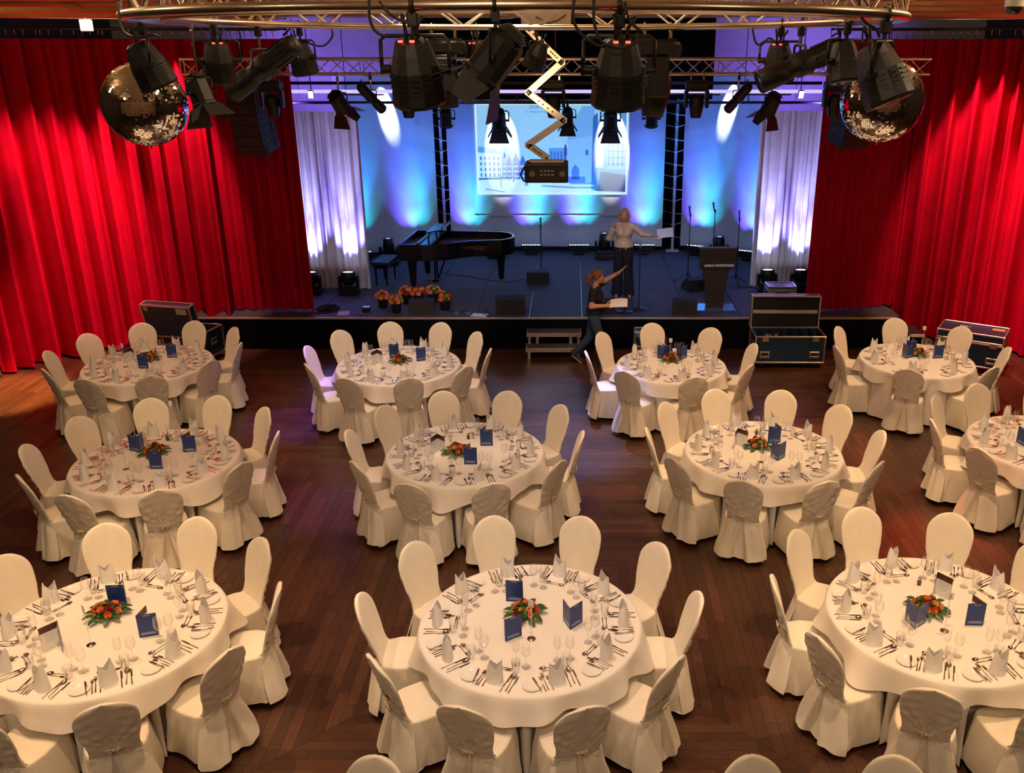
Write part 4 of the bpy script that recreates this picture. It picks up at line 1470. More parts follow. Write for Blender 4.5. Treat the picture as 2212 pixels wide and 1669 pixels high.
# ---- flower pots at the stage edge
POT = M('dark plastic pot', (0.012, 0.016, 0.02), 0.4)
POTM = MB().lathe([(0.0, 0.0), (0.075, 0.0), (0.10, 0.17), (0.105, 0.175), (0.105, 0.19), (0.095, 0.19), (0.0, 0.17)], 18).mesh('pot', [POT])
PFOL = [foliage_mesh(0.115, 0.13, 170, s, 0.045) for s in (5, 6)]
for i, (px, py) in enumerate(((828, 664), (857, 674), (880, 655), (905, 655), (937, 652), (962, 668))):
    p = at_z(px, py, SZ)
    r = random.Random(40 + i)
    lab = ['at the end of the row by the cable coil', 'standing forward of its row', 'standing back between two others', 'half hidden behind the wedge monitor',
           'beside the wedge monitor, standing back', 'at the end of the row towards the sheet'][i]
    e = empty('flower_pot', 'dark pot of orange flowers ' + lab, 'flower pot', (p.x, p.y, SZ), r.uniform(0, 6), group='flower pots on the stage edge')
    obj('pot', POTM, e)
    obj('foliage', PFOL[i % 2], e, (0, 0, 0.19))
    cols = [[0, 6, 4], [0, 3, 4], [6, 0, 2], [6, 2, 0], [6, 4, 1], [2, 0, 4]][i]
    for (ph_, n) in ((0.2, 1), (0.8, 5), (1.3, 7)):
        for k in range(n):
            a = 2 * PI * (k + 0.4 * r.random()) / n
            t = cols[(k + n) % 3]
            d = Vector((math.cos(a) * math.sin(ph_), math.sin(a) * math.sin(ph_), math.cos(ph_)))
            obj(BNAMES[t], BLOOMS[t], e, (d.x * 0.12, d.y * 0.12, 0.19 + d.z * 0.135), d.to_track_quat('Z', 'Y').to_euler(), scale=1.55)

# ---- papers, cables, small devices on the stage
PAPER = M('paper', (0.75, 0.73, 0.76), 0.7, var=0.02)


def sheet(p, rz, w, h, label, printed=True):
    e = empty('paper_sheet', label, 'paper', (p[0], p[1], SZ + 0.001), rz)
    obj('page', (MB().box((0, 0, 0.001), (w, h, 0.002)), PAPER), e)
    lb = MB()
    for k in range(7):
        lb.box((-0.02 * (k % 2), h * (0.36 - 0.11 * k), 0.0023), (w * 0.75, h * 0.02, 0.0004))
    obj('printed_lines', (lb, [GREYINK]), e)


p = at_z(742, 676, SZ)
sheet((p.x, p.y), 0.15, 0.21, 0.29, 'printed sheet lying beside the cable coil')
p = at_z(1036, 680, SZ)
sheet((p.x, p.y), -0.2, 0.29, 0.21, 'printed sheet lying beside the wedge monitor at stage edge')
p = at_z(1340, 661, SZ)
sheet((p.x, p.y), 0.1, 0.21, 0.15, 'small white sheet lying at the foot of a round-base stand')
p = at_z(712, 668, SZ)
mb = MB()
r = random.Random(5)
pts = []
for k in range(90):
    a = k * 0.42
    rr = 0.15 + 0.05 * math.sin(k * 0.21) + r.uniform(-0.012, 0.012)
    pts.append((rr * math.cos(a) * 1.15, rr * math.sin(a), 0.012 + 0.0006 * k))
pts += [(0.05, -0.22, 0.01), (-0.15, -0.28, 0.01), (-0.3, -0.2, 0.01)]
mb.tube(pts, 0.009, 5)
obj('cable_coil', (mb, [RUBBER]), None, (p.x, p.y, SZ), label='coiled black cable lying at the stage edge by red curtain', cat='cable')
p = at_z(776, 676, SZ)
e = empty('handheld_microphone', 'handheld microphone lying on stage next to a small blue box', 'microphone', (p.x, p.y, SZ + 0.026), rot=(PI / 2, 0, 0.4))
obj('body', MIC, e)
obj('grille', MICH, e)
p = at_z(792, 671, SZ)
e = empty('control_box', 'small blue topped control box at the stage edge', 'device', (p.x, p.y, SZ), 0.1)
obj('housing', (MB().box((0, 0, 0.04), (0.14, 0.12, 0.08), ch=0.008), BLACK), e)
obj('display', (MB().box((0, 0, 0.083), (0.12, 0.10, 0.006)), M('pale blue display', (0.12, 0.28, 0.6), 0.3, emit=(0.2, 0.45, 1.0), estr=0.35)), e)
for i, (px, py, lab) in enumerate(((985, 677, 'small clip transmitter with short cable beside the flower pots'), (1010, 678, 'small clip transmitter with short cable beside printed sheet'))):
    p = at_z(px, py, SZ)
    e = empty('transmitter', lab, 'device', (p.x, p.y, SZ), 0.5)
    obj('housing', (MB().box((0, 0, 0.015), (0.07, 0.10, 0.03), ch=0.006), M('grey plastic', (0.12, 0.13, 0.15), 0.4)), e)
    obj('lead', (MB().tube([(0, 0.05, 0.015), (0.03, 0.12, 0.006), (-0.06, 0.2, 0.006), (0.02 + 0.1 * i, 0.27, 0.006)], 0.005, 5), RUBBER), e)
for i, (pts, lab) in enumerate((([(1135, 601), (1095, 608), (1050, 603), (1005, 595), (975, 593), (955, 588)], 'black cable trailing from the small monitor to the piano'),
                                ([(1062, 678), (1048, 668), (1044, 676), (1060, 684)], 'short black cable curling from the wedge monitor over the sheet'),
                                ([(1590, 617), (1612, 620), (1640, 618)], 'black cable leaving the tripod stand by the side curtain'))):
    P = [at_z(a, b, SZ + 0.007) for a, b in pts]
    P = [q for q, t, s in sample_path(P, 0.04)]
    o = P[0].copy()
    obj('floor_cable', (MB().tube([q - o for q in P], 0.007, 5), RUBBER), None, o, label=lab, cat='cable')

# ---- flight cases
CBLUE = M('blue laminate', (0.010, 0.030, 0.065), 0.35, var=0.15, bump=0.1, bscale=60)
CDARK = M('case foam', (0.012, 0.012, 0.014), 0.9)
CALU = M('case aluminium', (0.62, 0.56, 0.48), 0.35, 0.9, var=0.08)


def bars(mb, x0, x1, y0, y1, z0, z1, t=0.03, skip=()):
    for nm, (c, s) in {'a': (((x0 + x1) / 2, y0, z0), (x1 - x0, t, t)), 'b': (((x0 + x1) / 2, y1, z0), (x1 - x0, t, t)), 'c': (((x0 + x1) / 2, y0, z1), (x1 - x0, t, t)), 'd': (((x0 + x1) / 2, y1, z1), (x1 - x0, t, t)),
                       'e': ((x0, (y0 + y1) / 2, z0), (t, y1 - y0, t)), 'f': ((x1, (y0 + y1) / 2, z0), (t, y1 - y0, t)), 'g': ((x0, (y0 + y1) / 2, z1), (t, y1 - y0, t)), 'h': ((x1, (y0 + y1) / 2, z1), (t, y1 - y0, t)),
                       'i': ((x0, y0, (z0 + z1) / 2), (t, t, z1 - z0)), 'j': ((x1, y0, (z0 + z1) / 2), (t, t, z1 - z0)), 'k': ((x0, y1, (z0 + z1) / 2), (t, t, z1 - z0)), 'l': ((x1, y1, (z0 + z1) / 2), (t, t, z1 - z0))}.items():
        mb.box(c, s, ch=0.004)


LATCH = MB().box((0, -0.008, 0), (0.11, 0.016, 0.10), ch=0.006).box((0, -0.02, 0.0), (0.05, 0.014, 0.05), ch=0.006).box((0, -0.024, 0.028), (0.07, 0.006, 0.018)).mesh('latch', [CALU])
HANDLE = MB().box((0, -0.005, 0), (0.17, 0.01, 0.12), ch=0.006).box((0, -0.011, 0), (0.12, 0.004, 0.07), mat=1).tube([(-0.06, -0.012, -0.015), (-0.05, -0.026, -0.02), (0.05, -0.026, -0.02), (0.06, -0.012, -0.015)], 0.007, 6).mesh('handle', [CALU, BLACKM])
CASTER = MB().box((0, 0, 0.105), (0.09, 0.09, 0.01)).box((0.03, 0, 0.07), (0.008, 0.05, 0.07)).box((-0.03, 0, 0.07), (0.008, 0.05, 0.07)).mesh('caster', [CALU])
WHEEL = MB().cyl((-0.02, 0, 0.045), (0.02, 0, 0.045), 0.045, n=14).mesh('wheel', [RUBBER])


def flight_case(label, loc, rz, w, d, h, lid, open_=False, lid_lean=0.0, casters=True, dividers=0, corner=True):
    zb = 0.11 if casters else 0.0
    e = empty('flight_case', label, 'flight case', loc, rz)
    hb = h
    if open_:
        bd = MB()
        t = 0.015
        bd.box((0, -d / 2 + t / 2, zb + hb / 2), (w, t, hb)).box((0, d / 2 - t / 2, zb + hb / 2), (w, t, hb)).box((-w / 2 + t / 2, 0, zb + hb / 2), (t, d - 2 * t, hb))
        bd.box((w / 2 - t / 2, 0, zb + hb / 2), (t, d - 2 * t, hb)).box((0, 0, zb + t / 2), (w - 2 * t, d - 2 * t, t))
        body = obj('body', (bd, [CBLUE]), e)
        obj('lining', (MB().box((0, 0, zb + hb * 0.3), (w - 0.035, d - 0.035, hb * 0.5)), CDARK), body)
        for k in range(dividers):
            x = -w / 2 + w * (k + 0.9) / (dividers + 0.8)
            dv = obj('divider', (MB().box((x, 0, zb + hb * 0.80), (0.012, d * 0.86, hb * 0.42)), CDARK), body)
    else:
        body = obj('body', (MB().box((0, 0, zb + hb / 2), (w, d, hb), ch=0.003), CBLUE), e)
    br = MB()
    bars(br, -w / 2, w / 2, -d / 2, d / 2, zb, zb + hb)
    obj('edge_profiles', (br, [CALU]), body)
    if corner:
        cn = MB()
        for x in (-1, 1):
            for y in (-1, 1):
                for z in ((zb,) if True else ()):
                    cn.ball((x * w / 2, y * d / 2, z), 0.028, 8, 6)
        obj('ball_corners', (cn, [CALU]), body)
    lm = MB()
    lb = MB()
    if lid:
        if open_:
            piv = obj('lid', (MB().box((0, -lid / 2, 0 + d / 2), (w, 0.015, d)).box((-w / 2 + 0.0075, -lid / 2 + 0.0, d / 2), (0.015, lid, d)), CBLUE), e)
            bpy.data.objects.remove(piv)
            lo = MB()
            t = 0.015
            lo.box((0, lid - t / 2, d / 2), (w, t, d)).box((-w / 2 + t / 2, lid / 2, d / 2), (t, lid, d)).box((w / 2 - t / 2, lid / 2, d / 2), (t, lid, d)).box((0, lid / 2, d - t / 2), (w - 2 * t, lid, t)).box((0, lid / 2, t / 2), (w - 2 * t, lid, t))
            li = obj('lid', (lo, [CBLUE]), e, (0, d / 2, zb + hb), (-lid_lean, 0, 0))
            bars(lb, -w / 2, w / 2, 0.0, lid, 0.0, d)
            obj('edge_profiles', (lb, [CALU]), li)
            obj('foam', (MB().box((0, lid * 0.55, d / 2), (w - 0.05, lid * 0.6, d - 0.05)), CDARK), li)
            obj('foam_rail', (MB().box((0, lid * 0.2, d * 0.5), (w - 0.06, 0.02, 0.06)), M('pale rail', (0.5, 0.47, 0.42), 0.6)), li)
        else:
            li = obj('lid', (MB().box((0, 0, zb + hb + lid / 2), (w, d, lid), ch=0.003), CBLUE), e)
            bars(lb, -w / 2, w / 2, -d / 2, d / 2, zb + hb + 0.03, zb + hb + lid)
            obj('edge_profiles', (lb, [CALU]), li)
    for x in (-w * 0.36, w * 0.36):
        obj('latch', LATCH, e, (x, -d / 2 - 0.012, zb + hb - (0.03 if open_ else 0.0)))
        if h > 0.3:
            obj('handle', HANDLE, e, (x, -d / 2 - 0.002, zb + hb * 0.3))
    for s in (-1, 1):
        if h > 0.3:
            obj('handle', HANDLE, e, (s * (w / 2 + 0.002), 0, zb + hb * 0.55), (0, 0, s * PI / 2))
    if casters:
        for x in (-1, 1):
            for y in (-1, 1):
                c = obj('caster', CASTER, e, (x * (w / 2 - 0.14), y * (d / 2 - 0.1), 0), (0, 0, 0.4 * x))
                obj('wheel', WHEEL, c)
    return e


oc = flight_case('open blue flight case with upright lid and dark dividers before the stage', (3.70, 14.95, 0), -0.02, 1.18, 0.56, 0.46, 0.13, True, 0.03, dividers=6)
g = empty('power_strip', 'black power strip with round sockets inside the open flight case', 'power strip', (3.42, 15.06, 0.46))
obj('housing', (MB().box((0, 0, 0.03), (0.34, 0.07, 0.06), ch=0.006), BLACK), g)
for k in range(4):
    obj('socket', (MB().cyl((-0.06 + k * 0.055, -0.036, 0.035), (-0.06 + k * 0.055, -0.044, 0.035), 0.02, n=12), M('socket ring', (0.5, 0.45, 0.4), 0.4)), g)
lc = flight_case('open blue flight case seen from its lid side next to the piano-side curtain', (-6.78, 15.2, 0), PI - 0.22, 0.92, 0.58, 0.46, 0.15, True, 0.0)
li = [c for c in lc.children if c.name.startswith('lid')][0]
li.rotation_euler = (-0.2, 0, 0)
LAB = M('paper label', (0.45, 0.42, 0.40), 0.6)
obj('paper_label', (MB().box((-0.30, 0.152, 0.50), (0.2, 0.003, 0.11)), LAB), li)
obj('paper_label', (MB().box((0.38, 0.152, 0.52), (0.08, 0.003, 0.08)), LAB), li)
cc = flight_case('closed blue flight case on wheels in front of the lectern-side red curtain', (6.86, 14.82, 0), 0.50 - 1.05 + 0.0, 1.05, 0.62, 0.40, 0.16)
sch = text_mesh('SCH', 0.085, M('white stencil', (0.75, 0.72, 0.68), 0.6), 0.001)
obj('stencil_lettering', sch, cc, (-0.10, -0.312, 0.37), (PI / 2, 0, 0), label='white stencilled letters')
sch2 = text_mesh('REH', 0.10, M('white stencil', (0.75, 0.72, 0.68), 0.6), 0.001)
obj('stencil_lettering', sch2, cc, (-0.15, 0.05, 0.675), (0, 0, 0))
obj('orange_label', (MB().box((0.38, 0.12, 0.675), (0.2, 0.12, 0.004)), M('orange label', (0.65, 0.28, 0.06), 0.6)), cc)
flight_case('small silver topped case standing on the stage by the red curtain', (3.95, 16.82, SZ + 0.018), 0.0, 0.52, 0.36, 0.24, 0.08, casters=False)
sl = flight_case('slim upright case with silver edges before the stage front', (1.24, 15.52, 0), 0.0, 0.30, 0.22, 0.38, 0.06, casters=False)
e = empty('cable_drum_rack', 'small grey ribbed rack next to the slim upright case', 'rack', (1.56, 15.5, 0), 0.0)
obj('base', (MB().box((0, 0, 0.1), (0.26, 0.2, 0.2), ch=0.01), BLACK), e)
for k in range(5):
    obj('rib', (MB().box((-0.1 + k * 0.05, 0, 0.25), (0.02, 0.18, 0.10), ch=0.003), M('grey metal', (0.3, 0.3, 0.28), 0.4, 0.7)), e)

# ---- stage steps
CARPET = M('brown step tread', (0.075, 0.055, 0.045), 0.85, bump=0.3, bscale=200)
e = empty('stage_steps', 'aluminium two-tread portable stage steps', 'steps', (-0.36, 15.18, 0))
for z, y0, w in ((0.2, 0.0, 1.0), (0.4, 0.27, 0.98)):
    t = obj('tread', (MB().box((0, y0 + 0.13, z - 0.006), (w - 0.05, 0.25, 0.012)), CARPET), e)
    obj('frame', (MB().box((0, y0 - 0.0, z - 0.035), (w, 0.025, 0.075), ch=0.003).box((0, y0 + 0.265, z - 0.035), (w, 0.02, 0.07)).box((-w / 2 + 0.012, y0 + 0.13, z - 0.03), (0.025, 0.26, 0.085)).box((w / 2 - 0.012, y0 + 0.13, z - 0.03), (0.025, 0.26, 0.085)), CALU), t)
for s in (-1, 1):
    obj('leg', (MB().box((s * 0.44, 0.02, 0.065), (0.045, 0.03, 0.13)), CALU), e)
    obj('leg', (MB().box((s * 0.44, 0.29, 0.165), (0.045, 0.03, 0.33)), CALU), e)
    obj('bracket', (MB().box((s * 0.30, 0.275, 0.25), (0.05, 0.02, 0.16)), CALU), e)

# ---- projection screen with a picture thrown on it
SCR = M('screen fabric', (0.7, 0.72, 0.75), 0.8, var=0.01)
sy = 21.34
e = empty('projection_screen', 'white roll-down screen showing an old blue-toned town square view', 'screen', (-0.52, sy, 1.47))
obj('fabric', (MB().box((0, 0.02, 1.42), (3.62, 0.006, 2.84)), SCR), e)
obj('weight_bar', (MB().cyl((-1.83, 0.02, 0.0), (1.83, 0.02, 0.0), 0.018, n=8), WHITEP), e)
pic = MB()
cols = []
X0, X1, ZB, ZT = -1.74, 1.76, 0.49, 2.53


def pq(poly, c, layer):
    """poly in picture units, x 0..1 from the left, y 0..1 from the bottom"""
    pts = [(X0 + (X1 - X0) * p[0], -0.0015 * layer, ZB + (ZT - ZB) * p[1]) for p in poly]
    pic.add(pts, [tuple(range(len(pts)))])
    cols.append(c)


def pr(x0, y0, x1, y1, c, layer):
    pq([(x0, y0), (x1, y0), (x1, y1), (x0, y1)], c, layer)


SKY, PALE, MID, BLU, DRK = (0.30, 0.66, 0.95), (0.55, 0.88, 1.0), (0.08, 0.32, 0.75), (0.015, 0.10, 0.45), (0.003, 0.02, 0.12)
pr(0, 0, 1, 1, (0.75, 0.97, 1.0), 1)
pr(0.012, 0.02, 0.988, 0.98, SKY, 2)
pr(0.012, 0.02, 0.988, 0.20, PALE, 3)                       # the square
pq([(0.012, 0.2), (0.012, 0.16), (0.3, 0.2)], MID, 4)
pq([(0.05, 0.06), (0.18, 0.025), (0.19, 0.03), (0.06, 0.065)], BLU, 4)
# left hotel-like block
pq([(0.012, 0.17), (0.165, 0.17), (0.165, 0.45), (0.012, 0.47)], PALE, 4)
pq([(0.012, 0.47), (0.165, 0.45), (0.145, 0.50), (0.05, 0.53), (0.012, 0.53)], MID, 4)
for r_ in range(4):
    for c_ in range(5):
        pr(0.025 + c_ * 0.029, 0.20 + r_ * 0.062, 0.036 + c_ * 0.029, 0.238 + r_ * 0.062, BLU, 5)
pr(0.012, 0.17, 0.165, 0.185, DRK, 5)
# narrow gabled houses
for (a, b, h_, c) in ((0.168, 0.20, 0.40, MID), (0.20, 0.235, 0.36, BLU), (0.24, 0.285, 0.38, BLU), (0.285, 0.33, 0.35, MID)):
    pr(a, 0.17, b, h_, c, 4)
    pq([(a, h_), (b, h_), ((a + b) / 2, h_ + 0.09)], DRK if c == BLU else BLU, 4)
    for k in range(3):
        pr(a + 0.006, 0.2 + k * 0.055, b - 0.006, 0.212 + k * 0.055, PALE, 5)
        pr(a + 0.004, 0.225 + k * 0.055, b - 0.004, 0.235 + k * 0.055, DRK, 5)
pr(0.185, 0.42, 0.21, 0.54, MID, 4)
# domed hall
pr(0.48, 0.17, 0.60, 0.52, MID, 4)
pq([(0.47, 0.52), (0.61, 0.52), (0.6, 0.58), (0.57, 0.63), (0.54, 0.64), (0.5, 0.62), (0.48, 0.57)], SKY, 5)
for k in range(5):
    pr(0.49 + k * 0.022, 0.22, 0.502 + k * 0.022, 0.34, BLU, 5)
    pr(0.49 + k * 0.022, 0.38, 0.502 + k * 0.022, 0.48, BLU, 5)
# big church wall with roof and buttress
pq([(0.60, 0.15), (0.78, 0.12), (0.78, 0.66), (0.60, 0.60)], (0.20, 0.50, 0.88), 5)
pq([(0.60, 0.60), (0.78, 0.66), (0.78, 0.97), (0.70, 0.97), (0.62, 0.75)], (0.14, 0.40, 0.82), 5)
pq([(0.76, 0.05), (0.80, 0.04), (0.80, 0.9), (0.77, 0.86)], BLU, 6)
pq([(0.80, 0.04), (0.988, 0.03), (0.988, 0.93), (0.86, 0.97), (0.80, 0.8)], MID, 6)
pr(0.86, 0.28, 0.985, 0.75, (0.16, 0.46, 0.86), 7)
for k in range(4):
    pr(0.87 + k * 0.03, 0.32, 0.878 + k * 0.03, 0.72, BLU, 8)
for k in range(6):
    pr(0.86, 0.34 + k * 0.07, 0.985, 0.346 + k * 0.07, BLU, 8)
pq([(0.79, 0.30), (0.84, 0.30), (0.84, 0.52), (0.815, 0.58), (0.79, 0.52)], PALE, 7)
pq([(0.80, 0.04), (0.988, 0.03), (0.988, 0.22), (0.82, 0.26)], DRK, 7)
pr(0.72, 0.44, 0.74, 0.5, BLU, 6)
pq([(0.63, 0.17), (0.68, 0.17), (0.68, 0.28), (0.655, 0.34), (0.63, 0.28)], BLU, 6)
pr(0.50, 0.13, 0.72, 0.20, BLU, 6)
pr(0.50, 0.13, 0.57, 0.17, DRK, 7)
for k in range(4):
    pr(0.62 - 0.005 * k, 0.115 - 0.022 * k, 0.78, 0.13 - 0.022 * k, PALE if k % 2 else MID, 6)
pq([(0.42, 0.09), (0.64, 0.07), (0.66, 0.085), (0.44, 0.105)], MID, 5)
# monument, lamp post, strollers
pr(0.585, 0.34, 0.593, 0.44, DRK, 7)
pq([(0.58, 0.44), (0.60, 0.44), (0.597, 0.54), (0.588, 0.57), (0.582, 0.53)], DRK, 7)
pr(0.158, 0.08, 0.162, 0.30, DRK, 6)
for (x, y) in ((0.32, 0.10), (0.332, 0.10), (0.405, 0.13), (0.24, 0.14), (0.41, 0.13)):
    pq([(x, y), (x + 0.008, y), (x + 0.009, y + 0.06), (x + 0.004, y + 0.085), (x, y + 0.06)], DRK, 7)
me = pic.mesh('projected_picture', [])
ca = me.color_attributes.new('tone', 'FLOAT_COLOR', 'CORNER')
buf = []
for poly, c in zip(me.polygons, cols):
    buf += list(c + (1,)) * poly.loop_total
ca.data.foreach_set('color', buf)
pmat = bpy.data.materials.new('projected light')
pmat.use_nodes = True
nt = pmat.node_tree
b = nt.nodes['Principled BSDF']
a = nt.nodes.new('ShaderNodeAttribute')
a.attribute_name = 'tone'
nt.links.new(a.outputs['Color'], b.inputs['Emission Color'])
b.inputs['Emission Strength'].default_value = 0.8
b.inputs['Base Color'].default_value = (0.22, 0.24, 0.26, 1)
b.inputs['Roughness'].default_value = 0.9
me.materials.append(pmat)
po = obj('projected_picture', me, e)
TXT = M('projected dark text', (0.05, 0.2, 0.45), 0.9, emit=(0.04, 0.2, 0.5), estr=0.5)
obj('caption', text_mesh('DORTMUND', 0.105, TXT, 0.0005), po, (-0.19, -0.016, 2.42), (PI / 2, 0, 0))
obj('caption', text_mesh('tz u. Eingang zur Sparka\u00dfe m', 0.062, TXT, 0.0005), po, (-0.24, -0.016, 2.33), (PI / 2, 0, 0))

# ================================================================== rigging
TRUSS = M('truss aluminium', (0.74, 0.66, 0.54), 0.28, 1.0, var=0.08, vscale=12)
LAMPB = M('lamp housing', (0.006, 0.0065, 0.0065), 0.45, var=0.25, bump=0.1, bscale=60)
LENSD = M('dark lens', (0.05, 0.055, 0.07), 0.08, coat=0.8)
REDLED = M('red indicator', (0.5, 0.02, 0.02), 0.4, emit=(1.0, 0.06, 0.04), estr=5)
BARN = M('barn door sheet', (0.012, 0.0115, 0.011), 0.6)


def add_brace(parent, p, q, r):
    p, q = Vector(p), Vector(q)
    d = q - p
    m = Matrix.Translation(p) @ d.to_track_quat('Z', 'Y').to_matrix().to_4x4() @ Matrix.Diagonal((1, 1, d.length, 1))
    obj('brace', BR[r], parent, mx=m)


BR = {r: MB().cyl((0, 0, 0), (0, 0, 1), r, n=8, caps=False).mesh('brace', [TRUSS]) for r in (0.010, 0.008, 0.014)}
# ring truss
RC, RR, RZ = Vector((-0.34, 6.42, 5.36)), 2.29, 0.0
e = empty('ring_truss', 'circular aluminium lighting truss hung over the tables', 'truss', RC)
ringh = 0.22
for rr in (RR - 0.11, RR + 0.11):
    for zz in (0.0, ringh):
        P = [(rr * math.cos(2 * PI * i / 96), rr * math.sin(2 * PI * i / 96), zz) for i in range(96)]
        obj('chord', (MB().tube(P, 0.025, 10, closed=True), TRUSS), e)
NB = 44
for i in range(NB):
    a0, a1 = 2 * PI * i / NB, 2 * PI * (i + 1) / NB
    f = (lambda rr, a, z: (rr * math.cos(a), rr * math.sin(a), z))
    for rr in (RR - 0.11, RR + 0.11):
        add_brace(e, f(rr, a0, 0 if i % 2 else ringh), f(rr, a1, ringh if i % 2 else 0), 0.010)
    add_brace(e, f(RR - 0.11, a0 if i % 2 else a1, 0), f(RR + 0.11, a1 if i % 2 else a0, 0), 0.010)
for k in range(4):
    a = PI / 4 + k * PI / 2
    obj('hanging_cable', (MB().cyl((RR * math.cos(a), RR * math.sin(a), ringh), (RR * math.cos(a), RR * math.sin(a), 1.88), 0.006, n=6), BLACK), e)

# straight stage truss
TY = 14.3
l0, r0 = at_y(392, 160, TY), at_y(2008, 160, TY)
zt = at_y(1200, 127, TY).z
e = empty('stage_truss', 'long straight aluminium truss hung in front of the stage', 'truss', (l0.x, TY, l0.z))
Lx, hz = r0.x - l0.x, zt - l0.z
for yy in (0, 0.22):
    for zz in (0, hz):
        obj('chord', (MB().cyl((0, yy, zz), (Lx, yy, zz), 0.025, n=10), TRUSS), e)
n = 46
for i in range(n):
    x0, x1 = Lx * i / n, Lx * (i + 1) / n
    add_brace(e, (x0, 0, 0 if i % 2 else hz), (x1, 0, hz if i % 2 else 0), 0.008)
    add_brace(e, (x0, 0.22, hz if i % 2 else 0), (x1, 0.22, 0 if i % 2 else hz), 0.008)
for i in range(0, n + 1, 11):
    add_brace(e, (Lx * i / n, 0, 0), (Lx * i / n, 0, hz), 0.008)
    add_brace(e, (Lx * i / n + 0.06, 0, 0), (Lx * i / n + 0.06, 0, hz), 0.008)
for x in (0.35, Lx * 0.5, Lx - 0.6):
    obj('hanging_chain', (MB().cyl((x, 0.11, hz), (x, 0.11, 7.25 - l0.z), 0.008, n=6), M('red rigging strap', (0.35, 0.04, 0.03), 0.5)), e)

# bars over the stage
PB = at_y(607, 221, 20.0)
PE = at_y(1775, 221, 20.0)
e = empty('lighting_bar', 'black pipe carrying lamps above the backdrop', 'pipe', (PB.x, 20.0, PB.z))
obj('pipe', (MB().cyl((0, 0, 0), (PE.x - PB.x, 0, 0), 0.03, n=8), BLACK), e)
for x in (1.0, 3.4, 4.7, 6.4, 8.1, 9.6):
    obj('outrigger', (MB().cyl((x, 0, 0.16), (x + 1.2, 0, 0.16), 0.016, n=6).cyl((x + 0.3, 0, 0), (x + 0.3, 0, 0.16), 0.012, n=6).cyl((x + 0.9, 0, 0), (x + 0.9, 0, 0.16), 0.012, n=6), BLACK), e)
for x in (0.4, 5.6, 10.9):
    obj('hanging_cable', (MB().cyl((x, 0, 0), (x, 0, 7.24 - PB.z), 0.006, n=6), BLACK), e)
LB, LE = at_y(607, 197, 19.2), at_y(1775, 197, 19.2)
e = empty('glow_painted_pipe', 'long violet-white glow painted on a white pipe above the stage', 'white pipe', (LB.x, 19.2, LB.z))
obj('tube', (MB().cyl((0, 0, 0), (LE.x - LB.x, 0, 0), 0.035, n=10), M('painted violet glow', (0.7, 0.65, 0.95), 0.4, emit=(0.62, 0.50, 1.0), estr=1.1)), e)  # violet light falling on the pipe is painted as emission
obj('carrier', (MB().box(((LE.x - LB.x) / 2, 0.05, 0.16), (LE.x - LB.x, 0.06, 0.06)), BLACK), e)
for x in (1.3, 5.0, 9.4):
    obj('hanger', (MB().cyl((x, 0.05, 0.0), (x, 0.05, 7.24 - LB.z), 0.008, n=6), BLACK), e)

# ---- lamps
CLAMP = MB().box((0, 0, -0.055), (0.045, 0.045, 0.06), ch=0.005).tube([(0, 0.033 * math.cos(a), 0.033 * math.sin(a)) for a in [i * PI / 8 - 0.6 for i in range(13)]], 0.010, 6).cyl((0, 0, -0.085), (0, 0, -0.12), 0.010, n=8).mesh('clamp', [BLACK])
CLAMPC = MB().box((0, 0, -0.055), (0.03, 0.04, 0.06), ch=0.005).tube([(0, 0.031 * math.cos(a), 0.031 * math.sin(a)) for a in [i * PI / 8 - 0.6 for i in range(13)]], 0.008, 6).cyl((0, 0, -0.085), (0, 0, -0.12), 0.012, n=8).mesh('clamp', [CHROME])


def yoke_mesh(w, drop, r=0.009):
    return MB().tube([(-w, 0, -drop), (-w, 0, -0.135), (-w * 0.85, 0, -0.118), (w * 0.85, 0, -0.118), (w, 0, -0.135), (w, 0, -drop)], r, 6).mesh('yoke', [BLACK])


def par_body():
    mb = MB()
    mb.lathe([(0.0, 0.13), (0.05, 0.128), (0.07, 0.115), (0.085, 0.07), (0.105, 0.0), (0.112, -0.08), (0.118, -0.13), (0.112, -0.145), (0.0, -0.135)], 12, smooth=False)
    for i in range(12):
        a = 2 * PI * (i + 0.5) / 12
        for k in range(4):
            mb.box((0.108, 0, -0.02 - k * 0.022), (0.006, 0.035, 0.008), mx=Matrix.Rotation(a, 4, 'Z'))
    mb.cyl((0.11, 0, 0), (0.15, 0, 0), 0.02, n=8).cyl((-0.11, 0, 0), (-0.15, 0, 0), 0.02, n=8)
    mb.tube([(0.03, 0, 0.12), (0.03, 0.0, 0.17), (0.06, 0.01, 0.21)], 0.008, 6).tube([(-0.02, 0, 0.12), (-0.02, 0.0, 0.17), (-0.03, 0.01, 0.22)], 0.008, 6)
    return mb.mesh('housing', [LAMPB])


def profile_body():
    mb = MB()
    mb.lathe([(0.0, 0.34), (0.06, 0.335), (0.075, 0.30), (0.075, 0.10), (0.088, 0.08), (0.088, -0.02), (0.07, -0.05), (0.07, -0.10), (0.082, -0.12), (0.085, -0.30), (0.078, -0.31), (0.07, -0.29), (0.0, -0.26)], 14)
    for i in range(10):
        mb.box((0.077, 0, 0.2), (0.008, 0.02, 0.16), mx=Matrix.Rotation(2 * PI * i / 10, 4, 'Z'))
    mb.tube([(0, 0.05, 0.33), (0, 0.10, 0.36), (0, 0.09, 0.28)], 0.008, 6)
    mb.cyl((0.08, 0, 0), (0.12, 0, 0), 0.02, n=8).cyl((-0.08, 0, 0), (-0.12, 0, 0), 0.02, n=8)
    return mb.mesh('housing', [LAMPB])


